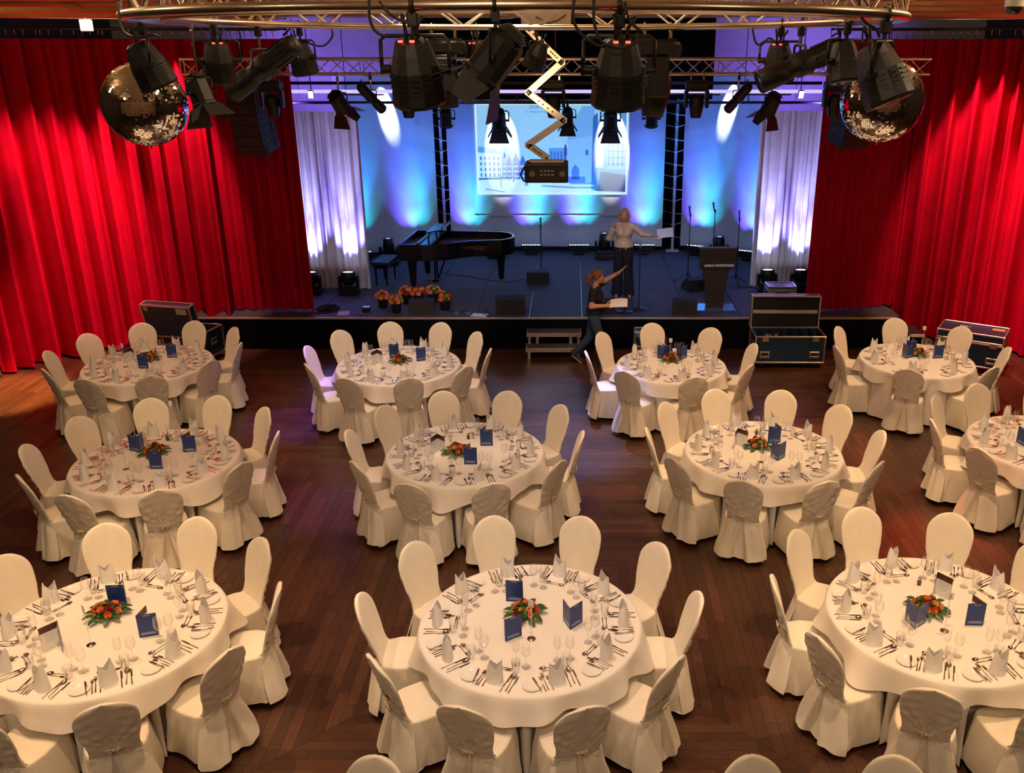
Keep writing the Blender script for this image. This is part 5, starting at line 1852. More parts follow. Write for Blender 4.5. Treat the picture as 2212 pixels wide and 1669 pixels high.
def fresnel_body():
    mb = MB()
    mb.lathe([(0.0, 0.13), (0.075, 0.13), (0.10, 0.10), (0.105, -0.10), (0.115, -0.11), (0.115, -0.13), (0.095, -0.13), (0.0, -0.12)], 12, smooth=False)
    for k in range(4):
        mb.box((0, 0, 0.135 + k * 0.012), (0.15 - k * 0.02, 0.16 - k * 0.02, 0.005))
    mb.cyl((0.1, 0, 0), (0.145, 0, 0), 0.018, n=8).cyl((-0.1, 0, 0), (-0.145, 0, 0), 0.018, n=8)
    return mb.mesh('housing', [LAMPB])


def door_mesh(w0, w1, L):
    return MB().add([(-w0, 0, 0), (w0, 0, 0), (w1, 0, -L), (-w1, 0, -L), (-w0, 0.003, 0), (w0, 0.003, 0), (w1, 0.003, -L), (-w1, 0.003, -L)],
                    [(0, 1, 2, 3), (7, 6, 5, 4), (0, 4, 5, 1), (1, 5, 6, 2), (2, 6, 7, 3), (3, 7, 4, 0)]).mesh('barn_door', [BARN])


PARB, PROB, FREB = par_body(), profile_body(), fresnel_body()
LENS = {r: MB().lathe([(0.0, -0.008), (r * 0.6, -0.005), (r, 0.0), (r, 0.006), (0.0, 0.006)], 16).mesh('lens', [LENSD]) for r in (0.098, 0.066, 0.092)}
LED_M = MB().box((0, 0, 0), (0.02, 0.008, 0.008)).mesh('indicator', [REDLED])
YK = {'par': yoke_mesh(0.15, 0.27), 'profile': yoke_mesh(0.12, 0.25), 'fresnel': yoke_mesh(0.145, 0.27)}
DOORS = {'wide': door_mesh(0.10, 0.15, 0.17), 'side': door_mesh(0.085, 0.05, 0.15), 'big': door_mesh(0.12, 0.17, 0.2)}


def ring_pos(px, py, far, rad):
    """where the sight line through that point meets a ring chord in plan"""
    best = None
    for k in range(800):
        Y = 3.6 + k * 0.0075
        if (Y > RC.y) != far:
            continue
        c = at_y(px, py, Y)
        d = abs(math.hypot(c.x - RC.x, c.y - RC.y) - rad)
        if best is None or d < best[0]:
            best = (d, c)
    return best[1]


def hang_point(px, py, on):
    if on == 'far':
        c = ring_pos(px, py, True, RR - 0.11 if abs(px - 1117) > 500 else RR + 0.11)
        return c, RC.z
    if on == 'near':
        return ring_pos(px, py, False, RR + 0.11), RC.z
    if on == 'truss':
        return at_y(px, py, TY), l0.z
    return at_y(px, py, 20.0), PB.z


DROP = {}


def drop_tube(h):
    k = round(h, 2)
    if k not in DROP:
        DROP[k] = MB().cyl((0, 0, -0.08), (0, 0, -0.115 - k), 0.012, n=8).mesh('drop_tube', [CHROME])
    return DROP[k]


def lamp(kind, px, py, on, aim, label, sc=1.0, doors=False, leds=False, chrome=False, group=None):
    """hang a lamp with its body centred at that point, aimed along the vector"""
    c, zc = hang_point(px, py, on)
    piv = 0.25
    d = Vector(aim).normalized()
    tilt = math.acos(max(-1, min(1, -d.z)))
    pan = math.atan2(-d.x, d.y) if tilt > 0.02 else 0.0
    nm = {'par': 'par_lamp', 'profile': 'profile_spotlight', 'fresnel': 'fresnel_spotlight'}[kind]
    e = empty(nm, label, 'spotlight', (c.x, c.y, zc), 0, group, scale=sc)
    obj('clamp', CLAMPC if chrome else CLAMP, e)
    ex = max(0.0, (zc - c.z) / sc - piv)
    if ex > 0.015:
        obj('drop_tube', drop_tube(ex), e)
    obj('yoke', YK[kind], e, (0, 0, -ex), (0, 0, pan))
    h = obj('housing', {'par': PARB, 'profile': PROB, 'fresnel': FREB}[kind], e, (0, 0, -piv - ex), (tilt, 0, pan))
    lr, lz = {'par': (0.098, -0.14), 'profile': (0.066, -0.292), 'fresnel': (0.092, -0.126)}[kind]
    obj('lens', LENS[lr], h, (0, 0, lz))
    if leds:
        for s in (-0.025, 0.025):
            obj('indicator', LED_M, h, (s, -0.06, 0.128))
    if doors:
        for k in range(4):
            a = k * PI / 2
            o = obj('barn_door', DOORS['wide' if k % 2 == 0 else 'side'], h)
            o.matrix_local = Matrix.Translation((0.1 * math.sin(a), -0.1 * math.cos(a), -0.13)) @ Matrix.Rotation(a, 4, 'Z') @ Matrix.Rotation(-0.55, 4, 'X')
    return e


def mh_meshes():
    base = MB().box((0, 0, -0.16), (0.36, 0.24, 0.11), ch=0.02)
    base.box((0, 0, -0.095), (0.30, 0.10, 0.02))
    arms = MB()
    for s in (-1, 1):
        arms.box((s * 0.165, 0, -0.37), (0.055, 0.16, 0.28), ch=0.02)
    arms.box((0, 0, -0.235), (0.36, 0.17, 0.045), ch=0.012)
    head = MB().lathe([(0.0, 0.12), (0.08, 0.115), (0.115, 0.06), (0.12, -0.05), (0.10, -0.16), (0.085, -0.235), (0.078, -0.24), (0.0, -0.22)], 14)
    return base.mesh('base', [LAMPB]), arms.mesh('yoke', [LAMPB]), head.mesh('head', [LAMPB])


MHB, MHY, MHH = mh_meshes()
LENSW = M('lit wash lens', (0.8, 0.85, 1.0), 0.3, emit=(0.72, 0.80, 1.0), estr=9)
LENSG = M('unlit lens with painted glow', (0.55, 0.62, 0.62), 0.2, emit=(0.5, 0.7, 0.75), estr=0.6)  # faint glow painted onto a lens that is switched off
LENSB = MB().lathe([(0.0, -0.228), (0.076, -0.232), (0.076, -0.222), (0.0, -0.218)], 16).mesh('lens', [LENSD])


def moving_head(px, py, Y, aim, label, sc=1.0, group='moving heads on the trusses'):
    c, zc = hang_point(px, py, Y)
    d = Vector(aim).normalized()
    tilt = math.acos(max(-1, min(1, -d.z)))
    e = empty('moving_head', label, 'moving head', (c.x, c.y, zc), 0, None, scale=sc)
    for s in (-0.1, 0.1):
        obj('clamp', CLAMPC, e, (s, 0, 0))
    obj('base', MHB, e)
    pan = math.atan2(-d.x, d.y) if tilt > 0.05 else 0.0
    obj('yoke', MHY, e, (0, 0, 0), (0, 0, pan))
    h = obj('head', MHH, e, (0, 0, -0.42), (tilt, 0, pan))
    obj('lens', LENSB, h)
    return e


DN = (0, 0, -1)
# big lamps on the ring's balcony side
lamp('par', 897, 135, 'near', (0.05, 0.25, -1), 'large par lamp on the ring truss with cable tails, above the flower pots', 1.0, leds=True)
lamp('par', 1337, 133, 'near', (-0.02, 0.25, -1), 'large par lamp on the ring truss with twin red lights', 1.02, leds=True)
lamp('fresnel', 1072, 118, 'near', (-0.75, 0.1, -0.9), 'large spotlight with wide open barn doors on the ring truss', 0.80, doors=True)
lamp('par', 318, 130, 'near', (0.35, 0.2, -1), 'tilted par lamp in front of the mirror ball on the piano side', 1.05, leds=False)
lamp('par', 1905, 128, 'near', (0.38, -0.25, -1), 'tilted par lamp in front of the mirror ball on the lectern side', 1.15)
lamp('fresnel', 432, 200, 'far', (0.35, -0.2, -1), 'spotlight with barn doors next to the piano-side mirror ball', 0.72, doors=True, chrome=True)
# ring's stage side
lamp('par', 470, 122, 'far', (-0.1, 0.2, -1), 'par lamp on the ring truss between mirror ball and long profile spotlight', 1.0, leds=True)
lamp('profile', 566, 148, 'far', (-1.0, 0.2, -0.62), 'long profile spotlight slanting beside the line array', 1.05)
lamp('par', 652, 120, 'far', (0.1, 0.2, -1), 'par lamp on the ring truss next to the long slanting profile spotlight', 0.95, leds=True)
moving_head(962, 160, 'far', (0.1, 0, -1), 'moving head on the ring truss behind a large par lamp', 1.05)
lamp('par', 1030, 110, 'far', (0.1, 0.2, -1), 'par lamp half hidden behind the big barn door spotlight', 0.95, leds=True)
lamp('par', 1160, 118, 'far', (-0.4, 0.2, -1), 'par lamp on the ring truss beside the projector arm', 0.9)
moving_head(1418, 150, 'far', (-0.1, 0, -1), 'moving head on the ring truss beside the lamp with twin red lights', 1.15)
lamp('par', 1683, 130, 'far', (0.1, 0.2, -1), 'par lamp with red light beside a pale violet wall', 1.05, leds=True)
lamp('profile', 1725, 140, 'far', (-1.0, -0.1, -0.42), 'long profile spotlight slanting towards the microphones', 1.05)
lamp('par', 1825, 122, 'far', (0.1, -0.2, -1), 'par lamp on the ring truss beside the lectern-side mirror ball', 1.0)
# stage truss
for (px, lab) in ((585, 'below the long profile spotlight'), (880, 'below the large lamp with cable tails'), (1195, 'behind the projector arm'), (1505, 'above the wide screen edge by the laced pole'),
                  (1805, 'below the lectern-side mirror ball')):
    moving_head(px, 200, 'truss', (0, 0.05, -1), 'moving head on the stage truss ' + lab, 0.95)
lamp('fresnel', 733, 222, 'truss', (0.3, 0.5, -0.8), 'spotlight with barn doors on the stage truss before the pale side curtain by the piano', 1.15, doors=True, chrome=True)
lamp('profile', 803, 212, 'truss', (0.5, 0.75, -0.75), 'short profile spotlight on the stage truss aimed at the piano backdrop', 0.9)
lamp('profile', 1594, 212, 'truss', (-0.5, 0.75, -0.75), 'short profile spotlight on the stage truss aimed at the lectern backdrop', 0.9)
lamp('fresnel', 1665, 226, 'truss', (-0.3, 0.3, -0.9), 'spotlight with barn doors on the stage truss before the lectern-side curtain', 1.15, doors=True, chrome=True)
# black pipe
lamp('fresnel', 962, 225, 'bar', (0, 0.3, -1), 'small unlit spotlight on the black pipe by the piano-side laced pole', 1.3)
lamp('fresnel', 1077, 232, 'bar', (0, 0.35, -1), 'barn door spotlight on the black pipe over the picture caption', 1.45, doors=True)
lamp('fresnel', 1226, 228, 'bar', (0.0, 0.3, -1), 'barn door spotlight on the black pipe behind the projector arm', 1.2, doors=True)
lamp('fresnel', 1319, 232, 'bar', (0, 0.35, -1), 'barn door spotlight on the black pipe over the picture edge', 1.45, doors=True)
lamp('fresnel', 1408, 222, 'bar', (0, 0.3, -1), 'small unlit spotlight on the black pipe by the lectern-side laced pole', 1.3)
for (px, lab) in ((671, 'small white flood lamp above the pale side curtain by the piano'), (1731, 'small white flood lamp above the pale side curtain by the lectern')):
    c = at_y(px, 204, 18.9)
    e = empty('flood_lamp', lab, 'flood lamp', (c.x, 18.9, c.z))
    obj('housing', (MB().box((0, 0.03, 0), (0.12, 0.05, 0.16), ch=0.01), BLACK), e, (0, 0, 0), (0.3, 0, 0.15))
    obj('panel', (MB().box((0, 0, 0), (0.10, 0.01, 0.14)), M('lit flood panel', (0.9, 0.9, 1), 0.4, emit=(0.8, 0.85, 1.0), estr=2.0)), e, (0, 0, 0), (0.3, 0, 0.15))
    obj('bracket', (MB().cyl((0, 0.06, 0.06), (0, 0.06, 7.24 - c.z), 0.010, n=6), BLACK), e)

# ---- mirror balls


def mirror_ball(px, py, Y, label, seed):
    c = at_y(px, py, Y)
    r = random.Random(seed)
    e = empty('mirror_ball', label, 'mirror ball', c)
    R_ = 0.295
    rows = 58
    vs, fs, nm = [], [], []
    for i in range(rows):
        p0, p1 = PI * (i + 0.05) / rows, PI * (i + 0.95) / rows
        n_ = max(4, int(2 * PI * R_ * math.sin((p0 + p1) / 2) / (PI * R_ / rows)))
        for j in range(n_):
            t0, t1 = 2 * PI * (j + 0.05) / n_, 2 * PI * (j + 0.95) / n_
            q = []
            for (p, t) in ((p0, t0), (p0, t1), (p1, t1), (p1, t0)):
                q.append(Vector((math.sin(p) * math.cos(t), math.sin(p) * math.sin(t), math.cos(p))) * R_)
            cc = sum(q, Vector()) / 4
            ax = Vector((r.uniform(-1, 1), r.uniform(-1, 1), r.uniform(-1, 1))).normalized()
            rot = Matrix.Rotation(r.gauss(0, 0.07), 3, ax)
            k = len(vs)
            vs += [cc * 1.004 + rot @ (v - cc) for v in q]
            fs.append((k + 3, k + 2, k + 1, k) if False else (k, k + 3, k + 2, k + 1))
    mb = MB()
    mb.add(vs, fs)
    obj('mirror_tiles', (mb, [M('mirror tile', (0.9, 0.88, 0.84), 0.02, 1.0, var=0.0)]), e, kind='stuff')
    obj('core', (MB().ball((0, 0, 0), R_ - 0.002, 40, 24), M('ball core', (0.02, 0.02, 0.02), 0.6)), e)
    obj('cap', (MB().cyl((0, 0, R_ - 0.005), (0, 0, R_ + 0.04), 0.03, n=12), CHROME), e)
    obj('motor_cord', (MB().cyl((0, 0, R_ + 0.03), (0, 0, 7.2 - c.z), 0.005, n=6), BLACK), e)
    obj('tip', (MB().cyl((0, 0, -R_ - 0.02), (0, 0, -R_ + 0.01), 0.008, n=8), CHROME), e)


mirror_ball(313, 225, 6.9, 'mirror ball hanging in front of the piano-side red curtain', 1)
mirror_ball(1905, 217, 6.9, 'mirror ball hanging in front of the lectern-side red curtain', 2)

# ---- projector on a scissor arm
PY = 11.2
pts = [(1172, 8), (1141, 62), (1180, 102), (1214, 134), (1141, 199), (1218, 259), (1141, 312), (1181, 340)]
J = [at_y(a, b, PY) for a, b in pts]
base = at_y(1181, 346, PY)
e = empty('projector_lift', 'white zigzag scissor arm carrying the projector', 'scissor arm', base)
WHT = M('white enamelled steel', (0.62, 0.60, 0.57), 0.4)
for k in range(len(J) - 1):
    a, b = J[k] - base, J[k + 1] - base
    d = b - a
    q = d.to_track_quat('X', 'Z').to_matrix().to_4x4()
    for yy in (-0.05, 0.05):
        mb = MB().box((d.length / 2, 0, 0), (d.length + 0.05, 0.012, 0.075), ch=0.004)
        arm = obj('arm_link', (mb, [WHT]), e, mx=Matrix.Translation(a + Vector((0, yy, 0))) @ q)
        if yy < 0:
            for u in (0.3, 0.42, 0.55, 0.68):
                obj('hole', (MB().cyl((d.length * u, -0.0075, 0), (d.length * u, -0.0055, 0), 0.011, n=10), BLACKM), arm)
    obj('pin', (MB().cyl(b + Vector((0, -0.075, 0)), b + Vector((0, 0.075, 0)), 0.02, n=10), CHROME), e)
obj('foot_plate', (MB().box((0, 0, -0.005), (0.42, 0.2, 0.02)), WHT), e)
obj('top_mount', (MB().box(((J[0] - base).x, 0, 5.9 - base.z), (0.3, 0.3, 0.1)).cyl(((J[0] - base).x, 0, (J[0] - base).z), ((J[0] - base).x, 0, 7.2 - base.z), 0.03, n=8), WHT), e)
e = empty('projector', 'black projector box hanging from the white scissor arm', 'projector', base - Vector((0, 0, 0.24)), 0)
obj('housing', (MB().box((0, 0, 0.11), (0.52, 0.46, 0.215), ch=0.012), BLACK), e)
obj('rear_panel', (MB().box((0.02, -0.233, 0.11), (0.46, 0.006, 0.16)), M('connector panel', (0.03, 0.03, 0.032), 0.4)), e)
cn = MB()
for k in range(8):
    cn.box((-0.06 + (k % 4) * 0.045, -0.238, 0.10 + 0.045 * (k // 4)), (0.03, 0.006, 0.02))
obj('connectors', (cn, [M('grey connector', (0.4, 0.4, 0.42), 0.4, 0.5)]), e)
for x in (-0.17, 0.19):
    obj('fan_vent', (MB().cyl((x, -0.234, 0.11), (x, -0.242, 0.11), 0.035, n=16), M('vent grey', (0.25, 0.25, 0.24), 0.4, 0.6)), e)
obj('lens_barrel', (MB().cyl((0, 0.22, 0.12), (0, 0.30, 0.12), 0.07, n=18), BLACK), e)
obj('power_cable', (MB().tube([(0.0, -0.02, 0.225), (-0.12, -0.05, 0.235), (-0.24, -0.12, 0.215), (-0.31, -0.2, 0.10), (-0.27, -0.25, 0.03), (-0.18, -0.25, 0.06)], 0.014, 6), RUBBER), e)

# ---- line arrays


def line_array(px, py, Y, rz, n, label):
    c = at_y(px, py, Y)
    e = empty('line_array', label, 'loudspeaker', c, rz)
    obj('fly_frame', (MB().box((0, 0.2, 0.03), (0.5, 0.42, 0.05)).cyl((0, 0.2, 0.05), (0, 0.2, 7.2 - c.z), 0.012, n=6), BLACK), e)
    y, z, t = 0.0, 0.0, 0.02
    cab = MB().add([(-0.27, 0, -0.165), (0.27, 0, -0.165), (0.27, 0.4, -0.15), (-0.27, 0.4, -0.15), (-0.27, 0, 0), (0.27, 0, 0), (0.27, 0.4, -0.015), (-0.27, 0.4, -0.015)],
                   [(0, 3, 2, 1), (4, 5, 6, 7), (0, 1, 5, 4), (2, 3, 7, 6), (0, 4, 7, 3), (1, 2, 6, 5)]).mesh('cabinet', [CABI])
    gr = MB().box((0, -0.004, -0.083), (0.51, 0.008, 0.15)).mesh('grille', [GRILLE])
    hw = MB().box((0.273, 0.12, -0.083), (0.006, 0.10, 0.05)).box((0.274, 0.33, -0.083), (0.008, 0.03, 0.10)).mesh('rigging_plate', [BLACK])
    for k in range(n):
        o = obj('cabinet', cab, e, (0, y, z), (t, 0, 0))
        obj('grille', gr, o)
        obj('rigging_plate', hw, o)
        y += 0.167 * math.sin(t)
        z -= 0.167 * math.cos(t)
        t += 0.055
    return e


line_array(516, 200, 14.9, -0.32, 6, 'tall curved line array hanging before the piano-side red curtain')
line_array(1868, 205, 14.9, 0.40, 5, 'curved line array hanging behind the lectern-side mirror ball')

# ---- small things under the ceiling
c = at_y(2190, 14, 7.0)
e = empty('dome_camera', 'white dome camera under the ceiling by the lectern-side curtain', 'camera', c)
obj('housing', (MB().cyl((0, 0, 0.0), (0, 0, 0.22), 0.065, n=20), M('white plastic', (0.75, 0.73, 0.68), 0.4)), e)
obj('dome', (MB().lathe([(0.058, 0.0), (0.055, -0.02), (0.042, -0.042), (0.02, -0.055), (0.0, -0.057)], 20), M('smoked dome', (0.03, 0.03, 0.04), 0.05, coat=1.0)), e)
obj('drop_pipe', (MB().cyl((0, 0, 0.2), (0, 0, 7.25 - c.z), 0.02, n=8), WHT), e)
c = at_y(188, 66, 14.0)
e = empty('white_sensor_box', 'small white box hanging above the piano-side red curtain', 'box', c)
obj('housing', (MB().box((0, 0, 0.07), (0.16, 0.08, 0.16), ch=0.01), M('white plastic', (0.75, 0.73, 0.68), 0.4)), e)
obj('hanger', (MB().cyl((0, 0, 0.14), (0, 0, 7.25 - c.z), 0.01, n=6), BLACK), e)
c = at_y(1180, 50, 9.75)
e = empty('dimmer_box', 'cream electrical box with red leads behind the ring truss', 'box', c)
obj('housing', (MB().box((0, 0, 0.05), (0.5, 0.12, 0.14), ch=0.008), M('cream metal', (0.62, 0.55, 0.42), 0.5)), e)
obj('lead', (MB().tube([(-0.1, -0.07, 0.06), (0.02, -0.09, 0.0), (0.12, -0.08, 0.03), (0.2, -0.07, 0.08)], 0.007, 5), M('red lead', (0.4, 0.03, 0.02), 0.5)), e)
obj('hanger', (MB().cyl((0, 0, 0.1), (0, 0, 7.25 - c.z), 0.012, n=6), BLACK), e)


def rig_cable(pix, Y, label, r=0.008):
    if Y is None:
        Y = ring_pos(pix[0][0], pix[0][1], True, RR - 0.11).y
    P = [at_y(a, b, Y) for a, b in pix]
    P = [q for q, t, s in sample_path(P, 0.02)]
    o = P[0].copy()
    obj('rig_cable', (MB().tube([q - o for q in P], r, 6), RUBBER), None, o, label=label, cat='cable')


rig_cable([(820, 3), (842, 30), (870, 46), (887, 52), (893, 75)], 3.95, 'black cable looping from the ring truss into the lamp with cable tails', 0.006)
rig_cable([(797, -5), (799, 40), (812, 68), (838, 80)], 3.95, 'black cable hanging off the ring truss beside the lamp with cable tails', 0.006)
rig_cable([(1241, -5), (1238, 40), (1255, 72), (1290, 97), (1310, 100)], 3.95, 'black cable looping into the lamp with twin red lights', 0.006)
rig_cable([(1283, -5), (1284, 50), (1300, 90), (1340, 103), (1372, 92), (1377, 68)], 3.93, 'long black cable loop around the lamp with twin red lights', 0.006)
rig_cable([(1350, 3), (1358, 40), (1378, 62), (1392, 72)], 3.93, 'black cable running down the clamp of the lamp with twin red lights', 0.006)
rig_cable([(256, -5), (258, 40), (270, 70), (300, 80), (335, 74), (350, 88)], 5.0, 'black cable looped over the piano-side tilted par lamp', 0.007)
rig_cable([(1856, -5), (1858, 30), (1872, 50), (1892, 62), (1900, 80)], 5.0, 'black cable running to the lectern-side tilted par lamp', 0.007)
rig_cable([(1625, 58), (1632, 90), (1645, 97), (1660, 82), (1672, 88)], None, 'black cable hanging beside the par lamp with red light', 0.008)
rig_cable([(715, 60), (718, 78), (700, 98), (675, 96), (655, 84)], None, 'black cable hanging between ring truss and par lamp', 0.008)

# ---- lights standing on the stage
FHY = MB()
for s in (-1, 1):
    FHY.box((s * 0.155, 0, 0.22), (0.045, 0.13, 0.24), ch=0.02)
FHY.box((0, 0, 0.115), (0.34, 0.16, 0.04), ch=0.012)
FHY = FHY.mesh('yoke', [LAMPB])
FHB = MB().box((0, 0, 0.05), (0.34, 0.26, 0.10), ch=0.02).mesh('base', [LAMPB])
FHH = MB().lathe([(0.0, -0.12), (0.09, -0.11), (0.125, -0.04), (0.13, 0.05), (0.128, 0.12), (0.118, 0.125), (0.0, 0.11)], 18).mesh('head', [LAMPB])
FHS = MB().lathe([(0.0, -0.12), (0.08, -0.11), (0.11, -0.04), (0.105, 0.06), (0.088, 0.20), (0.08, 0.205), (0.0, 0.19)], 18).mesh('head', [LAMPB])
FLW = MB().lathe([(0.0, 0.122), (0.116, 0.120), (0.118, 0.112), (0.0, 0.112)], 24).mesh('lens', [LENSW])
FLG = MB().lathe([(0.0, 0.20), (0.078, 0.197), (0.078, 0.192), (0.0, 0.192)], 20).mesh('lens', [LENSG])


def floor_head(p, wash, tilt, pan, label, sc=1.0):
    e = empty('floor_moving_head', label, 'moving head', (p[0], p[1], SZ), 0, None, scale=sc)
    obj('base', FHB, e)
    obj('yoke', FHY, e, (0, 0, 0), (0, 0, pan))
    h = obj('head', FHH if wash else FHS, e, (0, 0, 0.28), (tilt, 0, pan))
    obj('lens', FLW if wash else FLG, h)


WPOS = [(-5.20, 17.42), (-4.46, 17.42), (3.86, 17.62), (4.52, 17.62)]
floor_head(WPOS[0], True, -0.12, 0, 'lit wash light on the stage floor nearest the piano-side red curtain', 1.1)
floor_head(WPOS[1], True, -0.12, 0, 'lit wash light on the stage floor nearest the piano bench', 1.1)
floor_head(WPOS[2], True, -0.12, 0, 'lit wash light on the stage floor behind the silver topped case', 1.1)
floor_head(WPOS[3], True, -0.12, 0, 'lit wash light half hidden by the lectern-side red curtain', 1.1)
floor_head((-4.15, 20.0), False, 0.05, 0, 'moving head standing behind the piano bench', 1.25)
floor_head((-1.80, 20.75), False, 0.05, 0, 'moving head standing behind the piano tail', 1.25)
floor_head((0.70, 20.6), False, 0.05, 0, 'moving head standing behind the woman on stage', 1.25)
floor_head((3.28, 20.2), False, 0.05, 0, 'moving head standing behind the middle tripod microphone stand', 1.25)
LEDW = M('lit led cell', (0.7, 0.9, 1.0), 0.3, emit=(0.45, 0.85, 1.0), estr=6)
BARS = LEDBARS
BLAB = ['beside the pale side curtain', 'behind the piano', 'behind the piano tail', 'behind the lone microphone stand', 'in the middle of the backdrop foot', 'beside the laced pole behind the woman', 'behind the tripod stands', 'nearest the lectern-side curtain']
for (x, y, rz), lab in zip(BARS, BLAB):
    e = empty('led_bar', 'black led floor bar with lit cells ' + lab, 'led bar', (x, y, SZ), rz)
    obj('housing', (MB().box((0, 0, 0.15), (0.5, 0.12, 0.14), ch=0.015), LAMPB), e)
    obj('foot', (MB().box((0, 0, 0.04), (0.24, 0.2, 0.08), ch=0.01), LAMPB), e)
    for k in range(8):
        obj('led_cell', (MB().cyl((-0.21 + k * 0.06, -0.01, 0.215), (-0.21 + k * 0.06, -0.01, 0.228), 0.02, n=8), LEDW), e)

# ================================================================== people


class SDF:
    """smoothly joined rounded shapes turned into one continuous surface"""

    def __init__(self, k=0.02):
        self.p, self.k = [], k

    def cap(self, a, b, ra, rb=None, k=None):
        self.p.append(('c', np.array(a, float), np.array(b, float), ra, ra if rb is None else rb, self.k if k is None else k))
        return self

    def ell(self, c, r, k=None, rot=None):
        self.p.append(('e', np.array(c, float), np.array(r, float), rot, None, self.k if k is None else k))
        return self

    def chain(self, pts, rad, k=None):
        for i in range(len(pts) - 1):
            self.cap(pts[i], pts[i + 1], rad[i], rad[i + 1], k)
        return self

    def mesh(self, name, mat, res=0.008, noise=0.0, cut=None):
        lo, hi = np.full(3, 1e9), np.full(3, -1e9)
        for q in self.p:
            if q[0] == 'c':
                m = max(q[3], q[4])
                lo = np.minimum(lo, np.minimum(q[1], q[2]) - m)
                hi = np.maximum(hi, np.maximum(q[1], q[2]) + m)
            else:
                m = max(q[2])
                lo = np.minimum(lo, q[1] - m)
                hi = np.maximum(hi, q[1] + m)
        lo -= 3 * res
        hi += 3 * res
        n = np.ceil((hi - lo) / res).astype(int) + 1
        ax = [lo[i] + res * np.arange(n[i]) for i in range(3)]
        D = np.full(n, 0.5, np.float32)
        for q in self.p:
            k = q[5]
            m = 0.05 + k
            if q[0] == 'c':
                b0 = np.minimum(q[1], q[2]) - max(q[3], q[4]) - m
                b1 = np.maximum(q[1], q[2]) + max(q[3], q[4]) + m
            else:
                b0, b1 = q[1] - max(q[2]) - m, q[1] + max(q[2]) + m
            i0 = np.clip(((b0 - lo) / res).astype(int), 0, n - 1)
            i1 = np.clip(((b1 - lo) / res).astype(int) + 2, 1, n)
            X, Y, Z = np.meshgrid(ax[0][i0[0]:i1[0]], ax[1][i0[1]:i1[1]], ax[2][i0[2]:i1[2]], indexing='ij')
            P = np.stack([X, Y, Z], -1)
            if q[0] == 'c':
                ba = q[2] - q[1]
                h = np.clip(((P - q[1]) @ ba) / max(1e-9, ba @ ba), 0, 1)
                d = np.linalg.norm(P - q[1] - h[..., None] * ba, axis=-1) - (q[3] + (q[4] - q[3]) * h)
            else:
                v = P - q[1]
                if q[3] is not None:
                    v = v @ np.array(q[3])
                k0 = np.linalg.norm(v / q[2], axis=-1)
                k1 = np.linalg.norm(v / (q[2] ** 2), axis=-1)
                d = k0 * (k0 - 1) / np.maximum(k1, 1e-6)
            S = D[i0[0]:i1[0], i0[1]:i1[1], i0[2]:i1[2]]
            if k > 0:
                hh = np.clip(0.5 + 0.5 * (S - d) / k, 0, 1)
                r = S * (1 - hh) + d * hh - k * hh * (1 - hh)
            else:
                r = np.minimum(S, d)
            D[i0[0]:i1[0], i0[1]:i1[1], i0[2]:i1[2]] = r
        if noise:
            X, Y, Z = np.meshgrid(*ax, indexing='ij')
            D += noise * (np.sin(X * 55 + Z * 21) * np.sin(Y * 47 + Z * 9) + 0.6 * np.sin(Z * 60 + X * 30))
        if cut:
            X, Y, Z = np.meshgrid(*ax, indexing='ij')
            D = np.maximum(D, cut(X, Y, Z))
        # surface nets
        s = D < 0
        c = np.zeros(np.array(D.shape) - 1, np.int8)
        for dx in (0, 1):
            for dy in (0, 1):
                for dz in (0, 1):
                    c += s[dx:D.shape[0] - 1 + dx, dy:D.shape[1] - 1 + dy, dz:D.shape[2] - 1 + dz]
        cells = np.argwhere((c > 0) & (c < 8))
        idx = np.full(c.shape, -1, np.int64)
        idx[tuple(cells.T)] = np.arange(len(cells))
        acc = np.zeros((len(cells), 3))
        cnt = np.zeros(len(cells))
        cor = [(x, y, z) for x in (0, 1) for y in (0, 1) for z in (0, 1)]
        for a in cor:
            for ax_ in range(3):
                if a[ax_]:
                    continue
                b = list(a)
                b[ax_] = 1
                pa, pb = cells + np.array(a), cells + np.array(b)
                va, vb = D[tuple(pa.T)], D[tuple(pb.T)]
                m = (va < 0) != (vb < 0)
                t = np.where(m, va / np.where(np.abs(va - vb) < 1e-9, 1e-9, va - vb), 0)
                acc += np.where(m[:, None], pa + t[:, None] * (np.array(b) - np.array(a)), 0)
                cnt += m
        V = lo + res * (acc / cnt[:, None])
        F = []
        for ax_ in range(3):
            o1, o2 = [(1, 2), (2, 0), (0, 1)][ax_]
            sl0 = [slice(None)] * 3
            sl1 = [slice(None)] * 3
            sl0[ax_] = slice(0, -1)
            sl1[ax_] = slice(1, None)
            A, B = s[tuple(sl0)], s[tuple(sl1)]
            for (mask, flip) in ((A & ~B, False), (~A & B, True)):
                e_ = np.argwhere(mask)
                e_ = e_[(e_[:, o1] > 0) & (e_[:, o2] > 0) & (e_[:, o1] < c.shape[o1]) & (e_[:, o2] < c.shape[o2])]
                u = np.zeros(3, int)
                u[o1] = 1
                v = np.zeros(3, int)
                v[o2] = 1
                q = np.stack([idx[tuple((e_ - u - v).T)], idx[tuple((e_ - v).T)], idx[tuple(e_.T)], idx[tuple((e_ - u).T)]], 1)
                if flip:
                    q = q[:, ::-1]
                F.append(q)
        F = np.concatenate(F)
        F = F[(F >= 0).all(1)]
        me = bpy.data.meshes.new(name)
        me.from_pydata(V.tolist(), [], F.tolist())
        me.materials.append(mat)
        me.polygons.foreach_set('use_smooth', [True] * len(me.polygons))
        me.update()
        return me


